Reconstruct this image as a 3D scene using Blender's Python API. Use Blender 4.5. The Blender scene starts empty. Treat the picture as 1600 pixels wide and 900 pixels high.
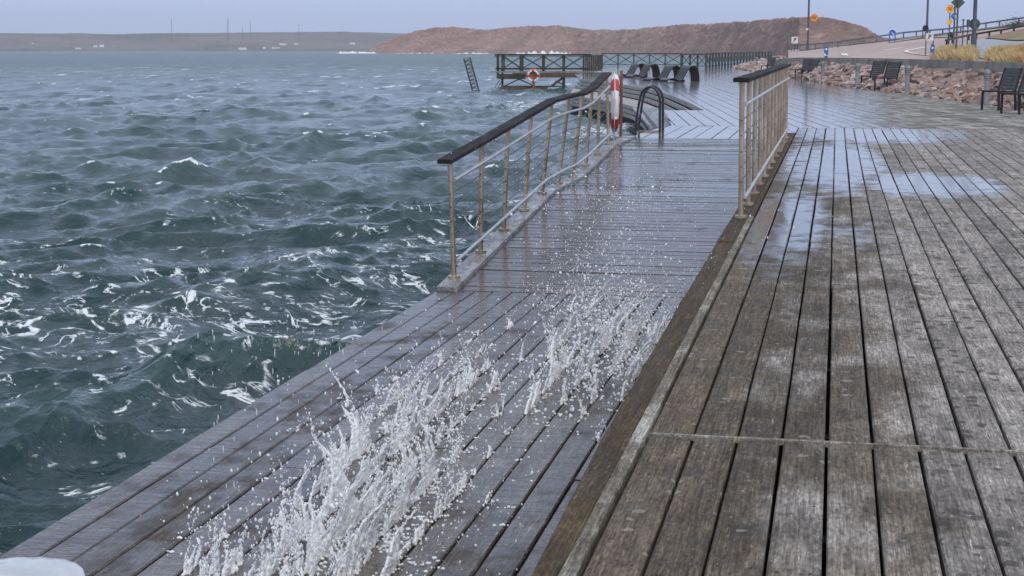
import bpy, bmesh, math, random
import numpy as np
from mathutils import Vector, Matrix, noise as mnoise
random.seed(7); rng = np.random.default_rng(11)
R = math.radians
S = bpy.context.scene
COL = S.collection

# ------------------------------------------------------------------ camera
HC = 1.35                      # eye height above the upper deck
FPX = 2460.0; HORY = 76.0
PITCH = math.atan((450-HORY)/FPX)
YAW = math.atan(508.0/math.hypot(FPX, 450-HORY))
cd = bpy.data.cameras.new('camera'); cam = bpy.data.objects.new('camera', cd); COL.objects.link(cam)
cd.sensor_width = 36; cd.lens = FPX/1600*36; cd.clip_start = .1; cd.clip_end = 9000
cam.location = (0, 0, HC); cam.rotation_euler = (math.pi/2-PITCH, 0, YAW)
S.camera = cam
# ------------------------------------------------------------------ world, sun, exposure
SUN_EL, SUN_AZ = R(48), R(150)           # overcast: very soft sun from behind and right of the camera
wd = bpy.data.worlds.new('World'); S.world = wd; wd.use_nodes = True
wt = wd.node_tree; wt.nodes.clear()
def wn(t, **k):
    n = wt.nodes.new(t)
    for a, b in k.items(): setattr(n, a, b)
    return n
w_out = wn('ShaderNodeOutputWorld'); w_bg = wn('ShaderNodeBackground'); w_bg2 = wn('ShaderNodeBackground'); w_add = wn('ShaderNodeAddShader')
sky = wn('ShaderNodeTexSky', sky_type='NISHITA', sun_disc=False, sun_elevation=SUN_EL, sun_rotation=SUN_AZ)
sky.air_density = 1.0; sky.dust_density = 3.0
w_bg.inputs[1].default_value = .05
wt.links.new(sky.outputs[0], w_bg.inputs[0])
w_tc = wn('ShaderNodeTexCoord'); w_sep = wn('ShaderNodeSeparateXYZ'); w_ramp = wn('ShaderNodeValToRGB')
w_no = wn('ShaderNodeTexNoise'); w_no.inputs['Scale'].default_value = 2.2; w_no.inputs['Detail'].default_value = 5
w_ma = wn('ShaderNodeMath', operation='MULTIPLY_ADD'); w_ma.inputs[1].default_value = .10
w_map = wn('ShaderNodeMapping'); w_map.inputs['Scale'].default_value = (1, 1, 3.5)
wt.links.new(w_tc.outputs['Generated'], w_sep.inputs[0]); wt.links.new(w_tc.outputs['Generated'], w_map.inputs[0])
wt.links.new(w_map.outputs[0], w_no.inputs['Vector'])
wt.links.new(w_no.outputs[0], w_ma.inputs[0]); wt.links.new(w_sep.outputs[2], w_ma.inputs[2])
wt.links.new(w_ma.outputs[0], w_ramp.inputs[0])
cr = w_ramp.color_ramp
cr.elements[0].position = 0.02; cr.elements[0].color = (.54, .67, 1.07, 1)
cr.elements[1].position = 1.0; cr.elements[1].color = (.72, .75, .80, 1)
e = cr.elements.new(.16); e.color = (.515, .64, 1.0, 1)
e = cr.elements.new(.45); e.color = (.56, .62, .76, 1)
wt.links.new(w_ramp.outputs[0], w_bg2.inputs[0]); w_bg2.inputs[1].default_value = .86
wt.links.new(w_bg.outputs[0], w_add.inputs[0]); wt.links.new(w_bg2.outputs[0], w_add.inputs[1]); wt.links.new(w_add.outputs[0], w_out.inputs[0])
sd = bpy.data.lights.new('sun', 'SUN'); sd.energy = 1.25; sd.angle = R(25); sd.color = (1, .97, .93)
sun = bpy.data.objects.new('sun', sd); COL.objects.link(sun)
# Nishita: rotation measured clockwise from +Y seen from above
sv = Vector((math.sin(SUN_AZ)*math.cos(SUN_EL), math.cos(SUN_AZ)*math.cos(SUN_EL), math.sin(SUN_EL)))
sun.rotation_euler = sv.to_track_quat('Z', 'Y').to_euler()
S.view_settings.view_transform = 'Standard'; S.view_settings.look = 'None'; S.view_settings.exposure = 0; S.view_settings.gamma = 1
S.cycles.max_bounces = 6; S.cycles.glossy_bounces = 3; S.cycles.transmission_bounces = 4; S.cycles.volume_bounces = 0
S.cycles.caustics_reflective = False; S.cycles.caustics_refractive = False

# ------------------------------------------------------------------ picture -> place
_f = Vector((-math.sin(YAW)*math.cos(PITCH), math.cos(YAW)*math.cos(PITCH), -math.sin(PITCH)))
_r = Vector((math.cos(YAW), math.sin(YAW), 0)); _u = _r.cross(_f)
CAM = Vector((0, 0, HC))
def ray(px, py): return _f*FPX + _r*(px-800) + _u*(450-py)
def W(px, py, z=0.0):                       # point where the line of sight meets height z
    d = ray(px, py); return CAM + d*((z-HC)/d.z)
def AT(px, py, D):                          # point at horizontal distance D
    d = ray(px, py); return CAM + d*(D/math.hypot(d.x, d.y))
def AY(px, py, Y):                          # point at world y = Y
    d = ray(px, py); return CAM + d*(Y/d.y)

# ------------------------------------------------------------------ helpers
def tag(o, label=None, cat=None, group=None, kind=None):
    if label: o['label'] = label
    if cat: o['category'] = cat
    if group: o['group'] = group
    if kind: o['kind'] = kind
    return o
def empty(name, loc, rz=0, **k):
    o = bpy.data.objects.new(name, None); COL.objects.link(o); o.location = loc; o.rotation_euler = (0, 0, rz)
    o.empty_display_size = .2
    return tag(o, **k)
class MB:
    def __init__(s): s.v = []; s.f = []; s.m = []
    def add(s, vs, fs, mi=0):
        b = len(s.v); s.v += [tuple(v) for v in vs]; s.f += [tuple(b+i for i in f) for f in fs]; s.m += [mi]*len(fs)
        return s
    def box(s, c, d, rot=None, mi=0):
        x, y, z = d[0]/2, d[1]/2, d[2]/2
        vs = [Vector(p) for p in ((-x,-y,-z),(x,-y,-z),(x,y,-z),(-x,y,-z),(-x,-y,z),(x,-y,z),(x,y,z),(-x,y,z))]
        if rot is not None: vs = [rot @ v for v in vs]
        return s.add([v+Vector(c) for v in vs], [(0,3,2,1),(4,5,6,7),(0,1,5,4),(1,2,6,5),(2,3,7,6),(3,0,4,7)], mi)
    def bar(s, a, b, w, h, up=Vector((0,0,1)), mi=0):       # rectangular bar from a to b
        a = Vector(a); b = Vector(b); t = (b-a).normalized()
        if abs(t.dot(up)) > .98: up = Vector((0,1,0))
        x = t.cross(up).normalized(); z = x.cross(t)
        vs = []
        for p in (a, b):
            for (i, j) in ((-1,-1),(1,-1),(1,1),(-1,1)): vs.append(p+x*(i*w/2)+z*(j*h/2))
        return s.add(vs, [(0,1,2,3),(7,6,5,4),(0,4,5,1),(1,5,6,2),(2,6,7,3),(3,7,4,0)], mi)
    def tube(s, pts, r, n=10, cap=True, mi=0):
        pts = [Vector(p) for p in pts]; rs = r if hasattr(r, '__len__') else [r]*len(pts)
        t0 = (pts[1]-pts[0]).normalized(); u = t0.orthogonal().normalized(); vs = []; fs = []
        for i, p in enumerate(pts):
            t = (pts[min(i+1, len(pts)-1)]-pts[max(i-1, 0)]).normalized()
            u = (u - t*u.dot(t)).normalized(); w = t.cross(u)
            for k in range(n):
                a = 2*math.pi*k/n; vs.append(p+(u*math.cos(a)+w*math.sin(a))*rs[i])
        for i in range(len(pts)-1):
            for k in range(n):
                k2 = (k+1) % n; fs.append((i*n+k, i*n+k2, (i+1)*n+k2, (i+1)*n+k))
        if cap: fs.append(tuple(reversed(range(n)))); fs.append(tuple(range((len(pts)-1)*n, len(pts)*n)))
        return s.add(vs, fs, mi)
    def build(s, name, mat, parent=None, loc=None, smooth=False, bevel=0, rot=None):
        me = bpy.data.meshes.new(name); me.from_pydata(s.v, [], s.f)
        for m in (mat if isinstance(mat, (list, tuple)) else [mat]): me.materials.append(m)
        if any(s.m): me.polygons.foreach_set('material_index', s.m)
        me.validate(); me.update()
        if smooth:
            me.polygons.foreach_set('use_smooth', [True]*len(me.polygons))
            try: me.set_sharp_from_angle(angle=R(40))
            except Exception: pass
        o = bpy.data.objects.new(name, me); COL.objects.link(o)
        if parent is not None: o.parent = parent
        if loc is not None: o.location = loc
        if rot is not None: o.rotation_euler = rot
        if bevel:
            b = o.modifiers.new('bevel', 'BEVEL'); b.width = bevel; b.segments = 2; b.limit_method = 'ANGLE'
        return o
def obj(name, me, parent=None, loc=None, rot=None, mat=None):
    o = bpy.data.objects.new(name, me); COL.objects.link(o)
    if parent is not None: o.parent = parent
    if loc is not None: o.location = loc
    if rot is not None: o.rotation_euler = rot
    return o
def npmesh(name, V, F, mat, smooth=True, attrs=None):
    me = bpy.data.meshes.new(name); V = np.asarray(V, np.float32); F = np.asarray(F, np.int32)
    k = F.shape[1]
    me.vertices.add(len(V)); me.vertices.foreach_set('co', V.ravel())
    me.loops.add(F.size); me.loops.foreach_set('vertex_index', F.ravel())
    me.polygons.add(len(F)); me.polygons.foreach_set('loop_start', np.arange(0, F.size, k, dtype=np.int32))
    me.polygons.foreach_set('loop_total', np.full(len(F), k, np.int32))
    if smooth: me.polygons.foreach_set('use_smooth', np.ones(len(F), bool))
    me.update(calc_edges=True)
    for n, a in (attrs or {}).items():
        at = me.attributes.new(n, 'FLOAT', 'POINT'); at.data.foreach_set('value', np.asarray(a, np.float32).ravel())
    if mat: me.materials.append(mat)
    return me
def gridfaces(nr, nc):
    i = np.arange(nr-1)[:, None]*nc + np.arange(nc-1)[None, :]
    return np.stack([i, i+1, i+nc+1, i+nc], -1).reshape(-1, 4)
def copy_tree(o, parent=None):
    c = o.copy(); COL.objects.link(c); c.parent = parent
    for ch in list(o.children): copy_tree(ch, c)
    return c
# numpy noise
_P = rng.permutation(512); _P = np.concatenate([_P, _P, _P]); _G = rng.uniform(0, 2*np.pi, 512)
def perlin(x, y):
    xi = np.floor(x).astype(int); yi = np.floor(y).astype(int); xf = x-xi; yf = y-yi
    def g(ix, iy, fx, fy):
        a = _G[_P[(_P[ix & 511]+iy) & 511]]; return np.cos(a)*fx+np.sin(a)*fy
    u = xf*xf*xf*(xf*(xf*6-15)+10); v = yf*yf*yf*(yf*(yf*6-15)+10)
    a = g(xi, yi, xf, yf); b = g(xi+1, yi, xf-1, yf); c = g(xi, yi+1, xf, yf-1); d = g(xi+1, yi+1, xf-1, yf-1)
    return (a+(b-a)*u) + ((c+(d-c)*u) - (a+(b-a)*u))*v
def fbm(x, y, o=5, ridged=False, gain=.5):
    s = 0; a = 1; t = 0
    for k in range(o):
        n = perlin(x*2**k+17.3*k, y*2**k-9.1*k)
        if ridged: n = 1-np.abs(n)*2.6
        s = s+a*n; t += a; a *= gain
    return s/t

# ------------------------------------------------------------------ materials
class NT:
    def __init__(s, name):
        s.mat = bpy.data.materials.new(name); s.mat.use_nodes = True; s.t = s.mat.node_tree
        s.b = s.t.nodes['Principled BSDF']; s.out = s.t.nodes['Material Output']
    def n(s, t, ins=None, **k):
        nd = s.t.nodes.new(t)
        for a, b in k.items(): setattr(nd, a, b)
        for a, b in (ins or {}).items(): s.set(nd.inputs[a], b)
        return nd
    def set(s, inp, v):
        if isinstance(v, bpy.types.NodeSocket): s.t.links.new(v, inp)
        else:
            if hasattr(v, '__len__') and len(v) == 3 and inp.type == 'RGBA': v = (*v, 1)
            inp.default_value = v
    def m(s, op, a, b=0.0, c=0.0, clamp=False):
        nd = s.n('ShaderNodeMath', operation=op); nd.use_clamp = clamp
        s.set(nd.inputs[0], a); s.set(nd.inputs[1], b)
        if len(nd.inputs) > 2: s.set(nd.inputs[2], c)
        return nd.outputs[0]
    def mr(s, v, a, b, c=0.0, d=1.0, smooth=True):
        nd = s.n('ShaderNodeMapRange'); nd.interpolation_type = 'SMOOTHSTEP' if smooth else 'LINEAR'
        for i, x in enumerate((v, a, b, c, d)): s.set(nd.inputs[i], x)
        return nd.outputs[0]
    def mix(s, f, a, b, mode='MIX'):
        nd = s.n('ShaderNodeMix', data_type='RGBA', blend_type=mode)
        s.set(nd.inputs[0], f); s.set(nd.inputs[6], a); s.set(nd.inputs[7], b); return nd.outputs[2]
    def noise(s, vec, scale, detail=4, rough=.55, dist=0.0):
        nd = s.n('ShaderNodeTexNoise', {'Vector': vec, 'Scale': scale, 'Detail': detail, 'Roughness': rough, 'Distortion': dist}); return nd.outputs[0]
    def vor(s, vec, scale, feature='F1', rnd=1.0):
        nd = s.n('ShaderNodeTexVoronoi', {'Vector': vec, 'Scale': scale, 'Randomness': rnd}, feature=feature); return nd
    def scl(s, vec, sc, loc=(0, 0, 0), rot=(0, 0, 0)):
        nd = s.n('ShaderNodeMapping'); s.set(nd.inputs['Vector'], vec)
        s.set(nd.inputs['Scale'], sc); s.set(nd.inputs['Location'], loc); s.set(nd.inputs['Rotation'], rot); return nd.outputs[0]
    @property
    def pos(s): return s.n('ShaderNodeNewGeometry').outputs['Position']
    @property
    def obco(s): return s.n('ShaderNodeTexCoord').outputs['Object']
    @property
    def rnd(s): return s.n('ShaderNodeObjectInfo').outputs['Random']
    def attr(s, nm): return s.n('ShaderNodeAttribute', attribute_name=nm).outputs['Fac']
    def bump(s, h, strength=.5, dist=.01, normal=None):
        nd = s.n('ShaderNodeBump', {'Height': h, 'Strength': strength, 'Distance': dist})
        if normal is not None: s.set(nd.inputs['Normal'], normal)
        return nd.outputs[0]
    def P(s, **k):
        nm = {'base': 'Base Color', 'rough': 'Roughness', 'metal': 'Metallic', 'normal': 'Normal', 'trans': 'Transmission Weight',
              'ior': 'IOR', 'coat': 'Coat Weight', 'coatr': 'Coat Roughness', 'spec': 'Specular IOR Level', 'alpha': 'Alpha', 'emit': 'Emission Color', 'emits': 'Emission Strength'}
        for a, b in k.items(): s.set(s.b.inputs[nm[a]], b)
        return s.mat
def simple(name, col, rough=.6, metal=0.0, var=.25, scale=6, bump=.0, spec=.5):
    t = NT(name); n = t.noise(t.pos, scale, 5)
    c2 = tuple(x*(1-var) for x in col); c3 = tuple(min(1, x*(1+var)) for x in col)
    t.P(base=t.mix(t.mr(n, .3, .7), c2, c3), rough=rough, metal=metal, spec=spec)
    if bump: t.P(normal=t.bump(t.noise(t.pos, scale*5, 4), bump, .01))
    return t.mat

def wood_mat(name, dry_a, dry_b, damp, wet_ellipses=None, all_wet=0.0, world_grain=False, grain_rot=0.0, holes=True, right_dry=None, ripple=0.0, spots=0.0, damp_left=None):
    t = NT(name); pos = t.pos; rnd = t.rnd
    oc = t.scl(pos, (1, 1, 1), rot=(0, 0, grain_rot)) if world_grain else t.obco
    off = t.n('ShaderNodeCombineXYZ', {0: t.m('MULTIPLY', rnd, 37.0), 1: t.m('MULTIPLY', rnd, 91.0), 2: 0.0}).outputs[0]
    v = t.n('ShaderNodeVectorMath', operation='ADD'); t.set(v.inputs[0], oc); t.set(v.inputs[1], off); vec = v.outputs[0]
    fine = t.noise(t.scl(vec, (150, 5, 150)), 1.0, 4, .65, .3)
    mid = t.noise(t.scl(vec, (34, 1.6, 34)), 1.0, 4, .6, 1.0)
    blot = t.noise(vec, 5.0, 6, .65)
    speck = t.noise(t.scl(vec, (85, 24, 85)), 1.0, 3, .7)
    big = t.noise(pos, .9, 5, .6)
    scr = t.noise(t.scl(vec, (60, 9, 60), rot=(0, 0, .25)), 1.0, 3, .7, .6)
    knot = t.vor(t.scl(vec, (5.0, 1.1, 1)), 1.0); kd = t.m('ADD', knot.outputs['Distance'], t.m('MULTIPLY', t.m('SUBTRACT', mid, .5), .12))
    kring = t.m('MULTIPLY', t.mr(t.m('SINE', t.m('MULTIPLY', kd, 150.0)), .2, 1.0), t.mr(kd, .30, .06))
    G = t.mr(fine, .38, .64, 1.28, .62, smooth=False)
    G = t.m('MULTIPLY', G, t.mr(mid, .36, .66, .76, 1.24, smooth=False))
    G = t.m('MULTIPLY', G, t.mr(speck, .36, .64, 1.30, .62, smooth=False))
    G = t.m('MULTIPLY', G, t.mr(blot, .36, .64, .72, 1.26, smooth=False))
    G = t.m('MULTIPLY', G, t.mr(rnd, 0, 1, .74, 1.16, smooth=False))
    G = t.m('ADD', G, t.m('MULTIPLY', t.mr(scr, .60, .70), 1.0))
    G = t.m('MULTIPLY', G, t.m('SUBTRACT', 1.0, t.m('MULTIPLY', kring, .35)))
    G = t.m('MULTIPLY', G, t.mr(kd, .035, .06, .45, 1.0))
    Gv = t.n('ShaderNodeCombineXYZ', {0: G, 1: G, 2: G}).outputs[0]
    c = t.mix(t.mr(t.noise(vec, 2.2, 4, .6), .35, .65), dry_a, dry_b)
    sx = t.n('ShaderNodeSeparateXYZ', {0: pos}); X, Y = sx.outputs[0], sx.outputs[1]
    # slow stains
    st = t.noise(t.scl(pos, (1.0, .55, 1)), 2.3, 6, .65, .6)
    dampm = t.mr(st, .42, .62)
    if damp_left is not None:
        lx, wx = damp_left
        dl = t.m('ADD', t.mr(X, lx+wx, lx-wx, -.30, 1.25, smooth=False), t.m('MULTIPLY', t.m('SUBTRACT', st, .5), 2.6))
        dl = t.m('ADD', dl, t.m('MULTIPLY', t.m('SUBTRACT', rnd, .5), .22))
        dampm = t.m('MAXIMUM', t.m('MULTIPLY', dampm, .12), t.mr(dl, .0, .7))
    c = t.mix(t.m('MULTIPLY', dampm, .85), c, t.mix(t.mr(st, .40, .68), (damp[0]*1.2, damp[1]*1.15, damp[2]*.95), damp))
    c = t.mix(1.0, c, Gv, mode='MULTIPLY')
    # raindrop spots
    if spots:
        vr = t.vor(t.scl(pos, (1, .8, 1)), 16.0); rr = t.n('ShaderNodeSeparateXYZ', {0: vr.outputs['Color']}).outputs[0]
        sz = t.m('MULTIPLY', t.m('POWER', rr, 2.0), .52)
        dd = t.m('ADD', vr.outputs['Distance'], t.m('MULTIPLY', t.m('SUBTRACT', speck, .5), .5))
        sp = t.m('MULTIPLY', t.mr(t.m('SUBTRACT', sz, dd), -.02, .05), t.mr(X, .0, .5, .0, spots))
        vl = t.vor(t.scl(pos, (1, 1.1, 1), loc=(3.3, 8.1, 0)), 13.0); rl = t.n('ShaderNodeSeparateXYZ', {0: vl.outputs['Color']}).outputs[0]
        dl2 = t.m('ADD', vl.outputs['Distance'], t.m('MULTIPLY', t.m('SUBTRACT', speck, .5), .6))
        lp_ = t.m('MULTIPLY', t.mr(t.m('SUBTRACT', t.m('MULTIPLY', t.m('POWER', rl, 3.0), .34), dl2), -.01, .04), t.mr(X, .5, .0, .0, 1.0))
        c = t.mix(t.m('MULTIPLY', lp_, .45), c, (.36, .345, .31))
        c = t.mix(t.m('MULTIPLY', sp, .8), c, tuple(x*.25 for x in dry_a))
    # nail holes
    h = 0.0
    if holes:
        ox = t.n('ShaderNodeSeparateXYZ', {0: t.obco}); ax = t.m('SUBTRACT', t.m('ABSOLUTE', ox.outputs[0]), .043)
        ym = t.m('SUBTRACT', t.m('ABSOLUTE', t.m('SUBTRACT', t.m('FRACT', t.m('DIVIDE', t.m('ADD', Y, t.m('MULTIPLY', rnd, .05)), .62)), .5)), 0.0)
        dist = t.m('SQRT', t.m('ADD', t.m('POWER', ax, 2.0), t.m('POWER', t.m('MULTIPLY', ym, .62), 2.0)))
        h = t.mr(dist, .0065, .0035)
        c = t.mix(h, c, (.01, .01, .01))
    rough = t.mr(blot, .3, .7, .62, .85)
    height = t.m('ADD', t.m('MULTIPLY', fine, .6), t.m('MULTIPLY', mid, .5))
    height = t.m('ADD', height, t.m('MULTIPLY', speck, .6)); height = t.m('ADD', height, t.m('MULTIPLY', t.mr(kd, .035, .06), .4))
    # wet film
    F = None
    if wet_ellipses:
        for (cx, cy, a, b, k) in wet_ellipses:
            ex = t.m('POWER', t.m('DIVIDE', t.m('SUBTRACT', X, cx), a), 2.0); ey = t.m('POWER', t.m('DIVIDE', t.m('SUBTRACT', Y, cy), b), 2.0)
            g = t.m('MULTIPLY', t.m('SUBTRACT', 1.0, t.m('ADD', ex, ey)), k)
            F = g if F is None else t.m('MAXIMUM', F, g)
        F = t.m('MAXIMUM', F, -1.0)
    if right_dry is not None:
        x0, sl, wdt = right_dry
        g = t.m('DIVIDE', t.m('SUBTRACT', t.m('ADD', x0, t.m('MULTIPLY', Y, sl)), X), wdt)
        g = t.m('MINIMUM', g, 1.2)
        F = g if F is None else t.m('MAXIMUM', F, g)
    pn = t.noise(t.scl(pos, (1.6, 1.1, 1)), 2.6, 6, .62)
    if F is None: F = all_wet
    Fn = t.m('ADD', F, t.m('MULTIPLY', t.m('SUBTRACT', pn, .5), 2.4))
    if not world_grain: Fn = t.m('ADD', Fn, t.m('MULTIPLY', t.m('SUBTRACT', rnd, .5), .4))
    wet = t.mr(Fn, -.05, .45)
    film = t.mr(Fn, .25, .95)
    c = t.mix(t.m('MULTIPLY', wet, .55), c, t.mix(.5, c, tuple(x*.35 for x in damp)))
    rough = t.mr(wet, 0, 1, rough, .30, smooth=False); rough2 = t.mr(film, 0, 1, rough, .085, smooth=False)
    nb = t.bump(height, t.mr(film, 0, 1, .8, .06), .006)
    if ripple:
        rp = t.noise(t.scl(pos, (2.2, 11, 1)), 1.6, 4, .6, .8)
        rp2 = t.noise(t.scl(pos, (5, 14, 1)), 3.0, 3, .6)
        nb = t.bump(t.m('ADD', rp, t.m('MULTIPLY', rp2, .35)), t.m('MULTIPLY', film, ripple), .02, nb)
    return t.P(base=c, rough=rough2, normal=nb, spec=t.mr(film, 0, 1, .16, .66))

M = {}
M['deck_dry'] = wood_mat('weathered wood', (.235, .212, .19), (.345, .318, .292), (.080, .062, .043),
    wet_ellipses=[(-.32, 12.6, .34, 3.4, 1.1), (.0, 19.5, .75, 5.2, 1.2), (.95, 16.4, .85, 1.9, 1.2), (.5, 26.5, 1.9, 3.8, 1.3), (-.1, 12.0, .6, 1.2, .35)],
    spots=1.0, damp_left=(.05, .9))
M['deck_wet'] = wood_mat('soaked wood', (.115, .096, .082), (.17, .147, .130), (.07, .058, .052), all_wet=.70, ripple=.45)
M['ramp_wet'] = wood_mat('soaked ramp wood', (.095, .072, .062), (.14, .115, .10), (.06, .046, .04), all_wet=1.0, ripple=.18, holes=False)
M['deck_far'] = wood_mat('rain wet wood', (.25, .24, .225), (.38, .365, .345), (.12, .11, .09), right_dry=(1.0, .012, 1.6), holes=False, world_grain=True, grain_rot=R(-8.3))
M['beam_brown'] = wood_mat('mossy edge beam', (.13, .105, .075), (.23, .19, .14), (.065, .047, .028), all_wet=-.35, holes=False, damp_left=(0, .5))
M['beam_light'] = wood_mat('pale edge strip', (.30, .29, .265), (.46, .45, .41), (.12, .10, .075), all_wet=-.2, holes=False, damp_left=(-.62, .35))
M['batten'] = wood_mat('pale batten', (.22, .205, .18), (.33, .31, .28), (.2, .18, .15), all_wet=-.9, holes=False)
M['curb'] = wood_mat('grey painted curb', (.30, .31, .33), (.38, .39, .41), (.27, .27, .28), all_wet=.35, holes=False)
M['handrail'] = wood_mat('dark oiled handrail', (.020, .019, .021), (.05, .048, .05), (.02, .018, .018), all_wet=-.1, holes=False)
M['steps'] = wood_mat('step boards', (.27, .25, .225), (.40, .375, .34), (.26, .24, .21), all_wet=-.3, holes=False)
M['steps'] = simple('pale step boards', (.30, .28, .25), .45, var=.18, scale=2)
M['pier'] = wood_mat('tarred pier timber', (.055, .05, .035), (.11, .105, .075), (.04, .036, .02), all_wet=-.4, holes=False)
M['pier_brown'] = simple('wet brown planks', (.10, .055, .028), .5, var=.4)
M['fence'] = simple('dark green fence timber', (.045, .055, .05), .6, var=.4)
t = NT('stainless steel'); n = t.noise(t.scl(t.pos, (1, 1, .4)), 9, 3)
M['steel'] = t.P(base=t.mix(t.mr(n, .35, .65), (.46, .34, .23), (.62, .49, .36)), metal=.88, rough=t.mr(n, .3, .7, .26, .36))
M['tube'] = simple('bright steel tube', (.62, .61, .60), .32, .75, var=.12)
M['wire'] = simple('steel wire', (.10, .10, .11), .4, .6)
M['dark_metal'] = simple('dark steel', (.035, .038, .042), .32, .35)
M['pole'] = simple('grey lamp pole', (.10, .11, .125), .5, .4)
M['bollard'] = simple('galvanised grey', (.30, .31, .32), .5, .3, var=.15)
M['black'] = simple('black metal', (.012, .012, .014), .45)
M['chair'] = simple('charcoal chair slats', (.035, .036, .042), .42, var=.35)
M['lounger'] = simple('wet black lounger', (.022, .022, .027), .28, var=.3)
M['lounger_in'] = simple('olive lounger underside', (.035, .035, .018), .6, var=.4)
M['white'] = simple('white plastic', (.74, .73, .71), .45, var=.08)
M['red'] = simple('red plastic', (.55, .025, .03), .45, var=.15)
M['rope'] = simple('pale rope', (.62, .55, .50), .8, var=.2)
M['orange_board'] = simple('rusty orange board', (.28, .10, .045), .6, var=.4)
M['sign_blue'] = simple('blue sign', (.02, .13, .42), .4, var=.1)
M['sign_orange'] = simple('orange sign face', (.80, .33, .03), .4, var=.12)
M['sign_yellow'] = simple('yellow sign face', (.85, .50, .04), .4, var=.08)
M['sign_back'] = simple('grey green sign back', (.085, .105, .095), .6, var=.15)
M['house_wall'] = simple('pale house wall', (.8, .79, .76), .7, var=.05)
M['house_roof'] = simple('house roof', (.22, .12, .09), .7, var=.2)
M['concrete'] = simple('sea wall concrete', (.27, .25, .225), .8, var=.25, scale=1.5, bump=.3)
M['bush'] = simple('dark twigs', (.035, .03, .02), .8, var=.4)
M['grass'] = simple('dry grass', (.56, .42, .22), .8, var=.3, scale=2)
M['grass2'] = simple('orange dry grass', (.52, .28, .12), .8, var=.3, scale=2)
M['line'] = simple('white road paint', (.78, .77, .74), .6, var=.1)
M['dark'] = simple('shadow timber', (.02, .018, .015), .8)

# ================================================================== THE SEA
SEA = -1.15
def make_water_mat():
    t = NT('sea water'); pos = t.pos
    far = t.attr('far'); dens = t.attr('foam')
    p2 = t.scl(pos, (1, 1, .35))
    n1 = t.noise(t.scl(pos, (1, 1, .35), rot=(0, 0, R(20))), 2.3, 9, .62, .9)
    n2 = t.noise(t.scl(pos, (1, 1, .3), rot=(0, 0, R(-35))), 1.5, 7, .6, 1.2)
    lace = t.m('SUBTRACT', 1.0, t.m('MULTIPLY', t.m('ABSOLUTE', t.m('SUBTRACT', n2, .5)), 2.0))
    blobs = t.mr(t.m('ADD', n1, t.m('MULTIPLY', dens, .20)), .745, .785)
    thin = t.m('MULTIPLY', t.mr(lace, .955, .99), t.mr(t.m('ADD', n1, t.m('MULTIPLY', dens, .24)), .60, .70))
    n3 = t.noise(pos, 7.0, 6, .7, .4)
    tiny = t.mr(t.m('ADD', n3, t.m('MULTIPLY', dens, .17)), .72, .765)
    crest = t.mr(t.m('ADD', t.attr('crest'), t.m('MULTIPLY', t.m('SUBTRACT', n3, .5), 1.9)), .78, 1.05)
    pf = t.scl(pos, (.8, .12, 1), rot=(0, 0, R(-20)))
    wave_shade = t.noise(pf, 1.0, 6, .6, .3)
    caps = t.m('MULTIPLY', t.mr(t.noise(t.scl(pos, (.75, .14, 1), loc=(7, 3, 0), rot=(0, 0, R(-20))), 1.0, 5, .62, .2), .625, .66), t.mr(far, .28, .50))
    crest = t.m('MAXIMUM', crest, caps)
    foam = t.m('MAXIMUM', t.m('MAXIMUM', blobs, thin), t.m('MAXIMUM', t.m('MULTIPLY', tiny, .6), crest), clamp=True)
    r1 = t.noise(t.scl(pos, (1, 1, 1), rot=(0, 0, R(-38))), 3.2, 4, .55, .3)
    r2 = t.noise(t.scl(pos, (1.6, .8, 1), rot=(0, 0, R(-38))), 9.0, 5, .62, .3)
    hgt = t.m('ADD', r1, t.m('MULTIPLY', r2, .30))
    nb = t.bump(hgt, t.mr(far, .22, .5, 1.0, .0), .075)
    r3 = t.noise(t.scl(pos, (1, .6, 1), rot=(0, 0, R(-30))), .55, 6, .65, .3)
    nb = t.bump(r3, 1.0, t.mr(far, .30, 1, .0, 1.6, smooth=False), nb)
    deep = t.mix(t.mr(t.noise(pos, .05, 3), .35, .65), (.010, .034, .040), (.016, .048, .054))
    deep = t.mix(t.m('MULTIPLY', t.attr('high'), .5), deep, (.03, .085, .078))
    deep = t.mix(far, deep, t.mix(t.mr(wave_shade, .36, .62), (.022, .066, .074), (.075, .155, .160)))  # light and dark wave faces far out are painted into the colour
    col = t.mix(foam, deep, (.74, .79, .84))
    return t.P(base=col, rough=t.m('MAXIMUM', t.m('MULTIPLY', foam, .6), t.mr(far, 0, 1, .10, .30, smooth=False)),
               normal=nb, ior=1.33, spec=t.m('MULTIPLY', t.mr(far, 0, 1, .85, .42, smooth=False), t.mr(wave_shade, .38, .62, .35, 1.45)))
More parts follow.
